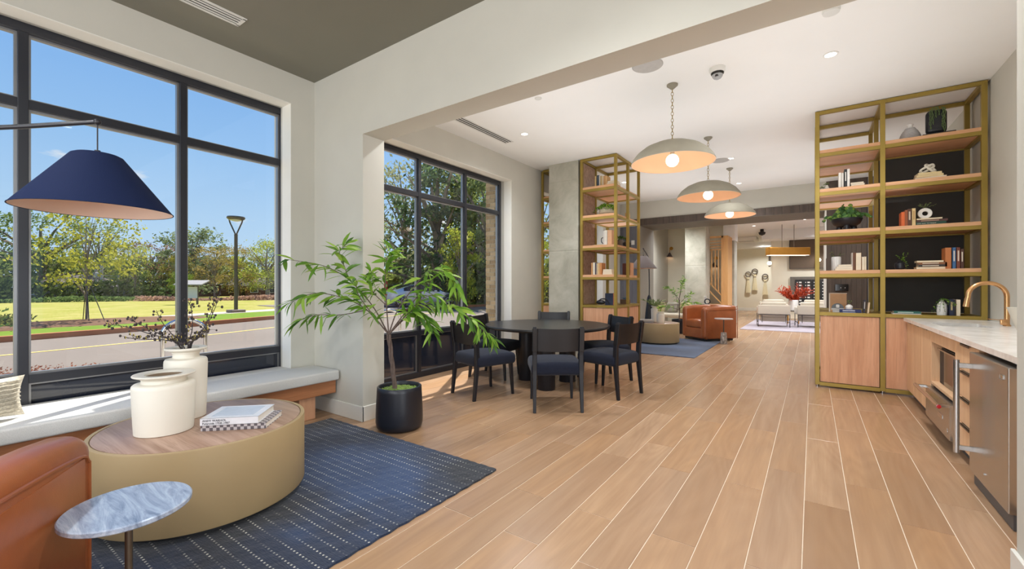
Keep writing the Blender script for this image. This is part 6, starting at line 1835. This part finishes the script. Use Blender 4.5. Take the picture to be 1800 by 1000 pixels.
house(-65.5, 24.5, hz, 9.0, 6.0, 1.6, 1.5, brick_far, 'low red brick house with grey hip roof left of the street lamp', 4)
house(-57.0, 28.8, hz, 6.4, 5.5, 1.5, 1.7, brick_far, 'low red brick house with steeper roof right of the street lamp', 3)
house(-63.0, 11.0, hz, 6.0, 5.0, 1.4, 1.2, cmat((92, 96, 104)), 'grey low building hidden under the flat-topped evergreen', 3)
# kiosk sign
t = thing('notice_board', 'small roofed notice board at the lawn edge by the mullion', 'sign', (-35.6, 11.8, GZ), hz)
for s in (-.35, .35):
    b = MB(); b.box(s - .05, -.05, 0, s + .05, .05, 1.5); b.build('post', M['bronze'], t)
b = MB(); b.box(-.38, -.06, .55, .38, .06, 1.35); b.build('board', cmat((206, 210, 214)), t)
b = MB(); b.add([(-.9, -.5, 1.45), (.9, -.5, 1.45), (.9, .5, 1.75), (-.9, .5, 1.75), (-.9, -.5, 1.52), (.9, -.5, 1.52), (.9, .5, 1.82), (-.9, .5, 1.82)], [(0, 3, 2, 1), (4, 5, 6, 7), (0, 1, 5, 4), (1, 2, 6, 5), (2, 3, 7, 6), (3, 0, 4, 7)]); b.build('roof', cmat((150, 146, 142)), t)
t = thing('park_bench', 'dark park bench at the far left edge of the lawn', 'bench', (-46.5, 2.9, GZ), hz)
b = MB(); b.box(-.9, -.25, .42, .9, .25, .48); b.build('seat', M['walnut'], t); b = MB(); b.box(-.9, .22, .5, .9, .27, .9); b.build('backrest', M['walnut'], t)
for s in (-.8, .8):
    b = MB(); b.box(s - .04, -.22, 0, s + .04, .22, .42); b.build('leg', M['bronze'], t)
# bike racks
for (x, y, a_, lab) in ((-8.14, 2.6, .28, 'galvanised hoop bike rack outside the first window behind the tall vase'), (-7.65, 6.2, .22, 'galvanised hoop bike rack outside the second window')):
    t = thing('bike_rack', lab, 'bike rack', (x, y, GZ), R(75))
    w_ = .27
    b = MB(); b.tube([(-w_, 0, 0), (-w_, 0, .68)] + [(-math.cos(q) * w_, 0, .68 + math.sin(q) * .21) for q in [PI * i / 14 for i in range(1, 14)]] + [(w_, 0, .68), (w_, 0, 0)], .030, 12); b.build('hoop', M['chrome'], t, smooth=True)
    b = MB(); b.box(-w_ - .08, -.08, 0.011, -w_ + .08, .08, .022); b.box(w_ - .08, -.08, 0.011, w_ + .08, .08, .022); b.build('foot_plate', M['alu'], t)
# brick pier outside between the windows
t = thing('brick_pier', 'tan brick pier outside the right edge of the second window', 'pier', (-4.76, 6.30, GZ))
bk = [cmat((176, 152, 112), .9), cmat((160, 134, 96), .9), cmat((190, 166, 128), .9)]
b = MB(); b.box(-.235, .008, 0, .045, .9, 3.9); b.build('mortar_core', cmat((196, 188, 170), .9), t)
bb_ = MB()
for j in range(52):
    z = .02 + j * .0755
    off = .0 if j % 2 else -.105
    for i in range(-1, 2):
        x0 = max(-.243, -.243 + off + i * .208); x1 = min(.045, -.243 + off + i * .208 + .198)
        if x1 - x0 > .03: bb_.cur = (i + j * 2) % 3; bb_.box(x0, 0, z, x1, .10, z + .066)
    for i in range(5):
        y0 = .01 + i * .208 - (0 if j % 2 else .1); y1 = min(.9, y0 + .198); y0 = max(.105, y0)
        if y1 - y0 > .03: bb_.cur = (i + j) % 3; bb_.box(-.243, y0, z, -.16, y1, z + .066)
o = bb_.build('bricks', bk, t); o['kind'] = 'stuff'
pb = [M_ for M_ in bk]
for (y0, y1, lab) in ((2.57, 3.12, 'tan brick pier outside between the first and second windows'), (6.98, 7.08, None)):
    if lab is None: continue
    t = thing('brick_pier', lab, 'pier', (-4.625, y0, GZ))
    b = MB(); b.box(-.47, .008, 0, 0, y1 - y0 - .008, 3.9); b.build('mortar_core', cmat((196, 188, 170), .9), t)
    q_ = MB()
    for j in range(52):
        z = .02 + j * .0755
        for i in range(5):
            a = i * .208 - (0 if j % 2 else .104); q_.cur = (i + j) % 3
            a0, a1 = max(0, a), min(y1 - y0, a + .198)
            if a1 - a0 > .03: q_.box(-.478, a0, z, -.38, a1, z + .066)
        for e0, e1 in ((0, .1), (y1 - y0 - .1, y1 - y0)):
            q_.cur = j % 3; q_.box(-.378, e0, z, -.19, e1, z + .066); q_.cur = (j + 1) % 3; q_.box(-.18, e0, z, 0, e1, z + .066)
    o = q_.build('bricks', pb, t); o['kind'] = 'stuff'
# driveway, silver car and red sign behind it
g = MB(); g.add([(-30, 13.5, GZ + .14), (-18.6, 12.2, GZ + .14), (-18.2, 21.2, GZ + .14), (-27.5, 27, GZ + .14)], [(0, 1, 2, 3)]); o = g.build('driveway', M['asphalt']); o['kind'] = 'structure'
t = thing('silver_car', 'silver coupe car parked across the road outside the second window', 'car', (-20.15, 19.0, GZ + .142), math.atan2(3.4, 2.4))
silver = plain('silver_car_paint', s2l((176, 182, 192)), .25, .55, var=.02, bstr=0)
L_ = 2.35
xs = [-L_ + 2 * L_ * i / 26 for i in range(27)]
def lerp(tab, x):
    for (a, va), (b_, vb) in zip(tab, tab[1:]):
        if x <= b_: return va + (vb - va) * (x - a) / (b_ - a)
    return tab[-1][1]
belt = [(-2.4, .80), (-2.2, .92), (-1.6, .97), (.6, .93), (1.2, .86), (2.0, .74), (2.4, .52)]
roof = [(-2.4, .80), (-1.9, .98), (-1.5, 1.08), (-.8, 1.32), (-.2, 1.38), (.4, 1.30), (1.15, .90), (2.0, .76), (2.4, .54)]
low = [(-2.4, .36), (-2.1, .22), (2.1, .20), (2.4, .30)]
wid = [(-2.4, .70), (-2.1, .86), (-1.3, .93), (1.3, .92), (2.0, .84), (2.4, .62)]
rows = []
for x in xs:
    w_, bl, rf, lo = lerp(wid, x), lerp(belt, x), lerp(roof, x), lerp(low, x)
    rf = max(rf, bl + .02); rw = w_ - min(.26, (rf - bl) * .62)
    half = [(w_ * .94, lo), (w_, lo + (bl - lo) * .45), (w_ * .97, bl), (rw, rf - .015), (rw * .5, rf + .01)]
    rows.append([(x, -a, b_) for a, b_ in half] + [(x, a, b_) for a, b_ in reversed(half)])
m_ = 10
vs = [p for r__ in rows for p in r__]
body = MB(); glass = MB()
bf = []; gf = []
for i in range(26):
    for k in range(m_ - 1):
        f_ = (i * m_ + k, (i + 1) * m_ + k, (i + 1) * m_ + k + 1, i * m_ + k + 1)
        xm = (xs[i] + xs[i + 1]) / 2
        wind = (k in (2, 6) and -1.35 < xm < .95) or (k in (3, 4, 5) and (.50 < xm < 1.15 or -1.6 < xm < -.9))
        (gf if wind else bf).append(f_)
bf += [tuple(range(m_)), tuple(26 * m_ + k for k in reversed(range(m_)))]
body.add(vs, bf); body.build('body', silver, t, smooth=True)
glass.add(vs, gf); glass.build('windows', M['black_gloss'], t, smooth=True)
for x in (-1.42, 1.45):
    for s in (-1, 1):
        Mw = Matrix.Translation((x, s * .86, .33)) @ Matrix.Rotation(PI / 2, 4, 'X')
        b = MB(); b.lathe([(.33, -.11), (.34, -.08), (.34, .08), (.33, .11)], n=28, M4=Mw); w_ = b.build('wheel', M['dark_plastic'], t, smooth=True)
        b = MB()
        for q in range(5):
            a = q * 2 * PI / 5
            b.bar(Mw @ Vector((0, 0, -s * .115)), Mw @ Vector((math.cos(a) * .23, math.sin(a) * .23, -s * .115)), .05, .012, up=(0, 1, 0))
        b.lathe([(.25, -s * .112), (.22, -s * .118)], n=24, M4=Mw, cap0=False, cap1=False); b.build('rim', M['alu'], w_)
        b = MB(); b.tube([Vector((x + math.cos(a) * .385, s * .925, .33 + math.sin(a) * .385)) for a in [PI * q / 12 for q in range(13)]], .022, 6); b.build('wheel_arch', M['dark_plastic'], t, smooth=True)
b = MB()
for s in (-1, 1): b.rbox(-2.36, s * .62 - .18, .70, -2.22, s * .62 + .18, .80, .02, 2)
b.build('tail_light', cmat((206, 30, 30), .25), t)
b = MB()
for s in (-1, 1): b.rbox(2.12, s * .60 - .16, .52, 2.34, s * .60 + .16, .64, .02, 2)
b.build('headlight', cmat((226, 230, 236), .15), t)
b = MB(); b.rbox(.55, -1.04, .90, .72, -.90, 1.0, .02, 2); b.rbox(.55, .90, .90, .72, 1.04, 1.0, .02, 2); b.build('side_mirror', silver, t, smooth=True)
t = thing('red_car', 'bright red van partly hidden behind the silver car', 'car', (-25.6, 19.2, GZ + .142), math.atan2(3.4, 2.4))
b = MB(); b.rbox(-1.9, -.8, .35, 1.9, .8, 1.05, .12, 3); b.build('body', cmat((206, 58, 44), .3), t, smooth=True)
b = MB(); b.rbox(-1.6, -.72, 1.0, 1.1, .72, 1.65, .14, 3); b.build('cabin', cmat((206, 58, 44), .3), t, smooth=True)
b = MB(); b.rbox(-1.3, -.735, 1.15, .8, .735, 1.5, .03, 1); b.build('windows', M['black_gloss'], t)
for x in (-1.2, 1.2):
    for s in (-1, 1):
        b = MB(); b.lathe([(.31, -.1), (.31, .1)], n=20, M4=Matrix.Translation((x, s * .74, .31)) @ Matrix.Rotation(PI / 2, 4, 'X')); b.build('wheel', M['dark_plastic'], t)
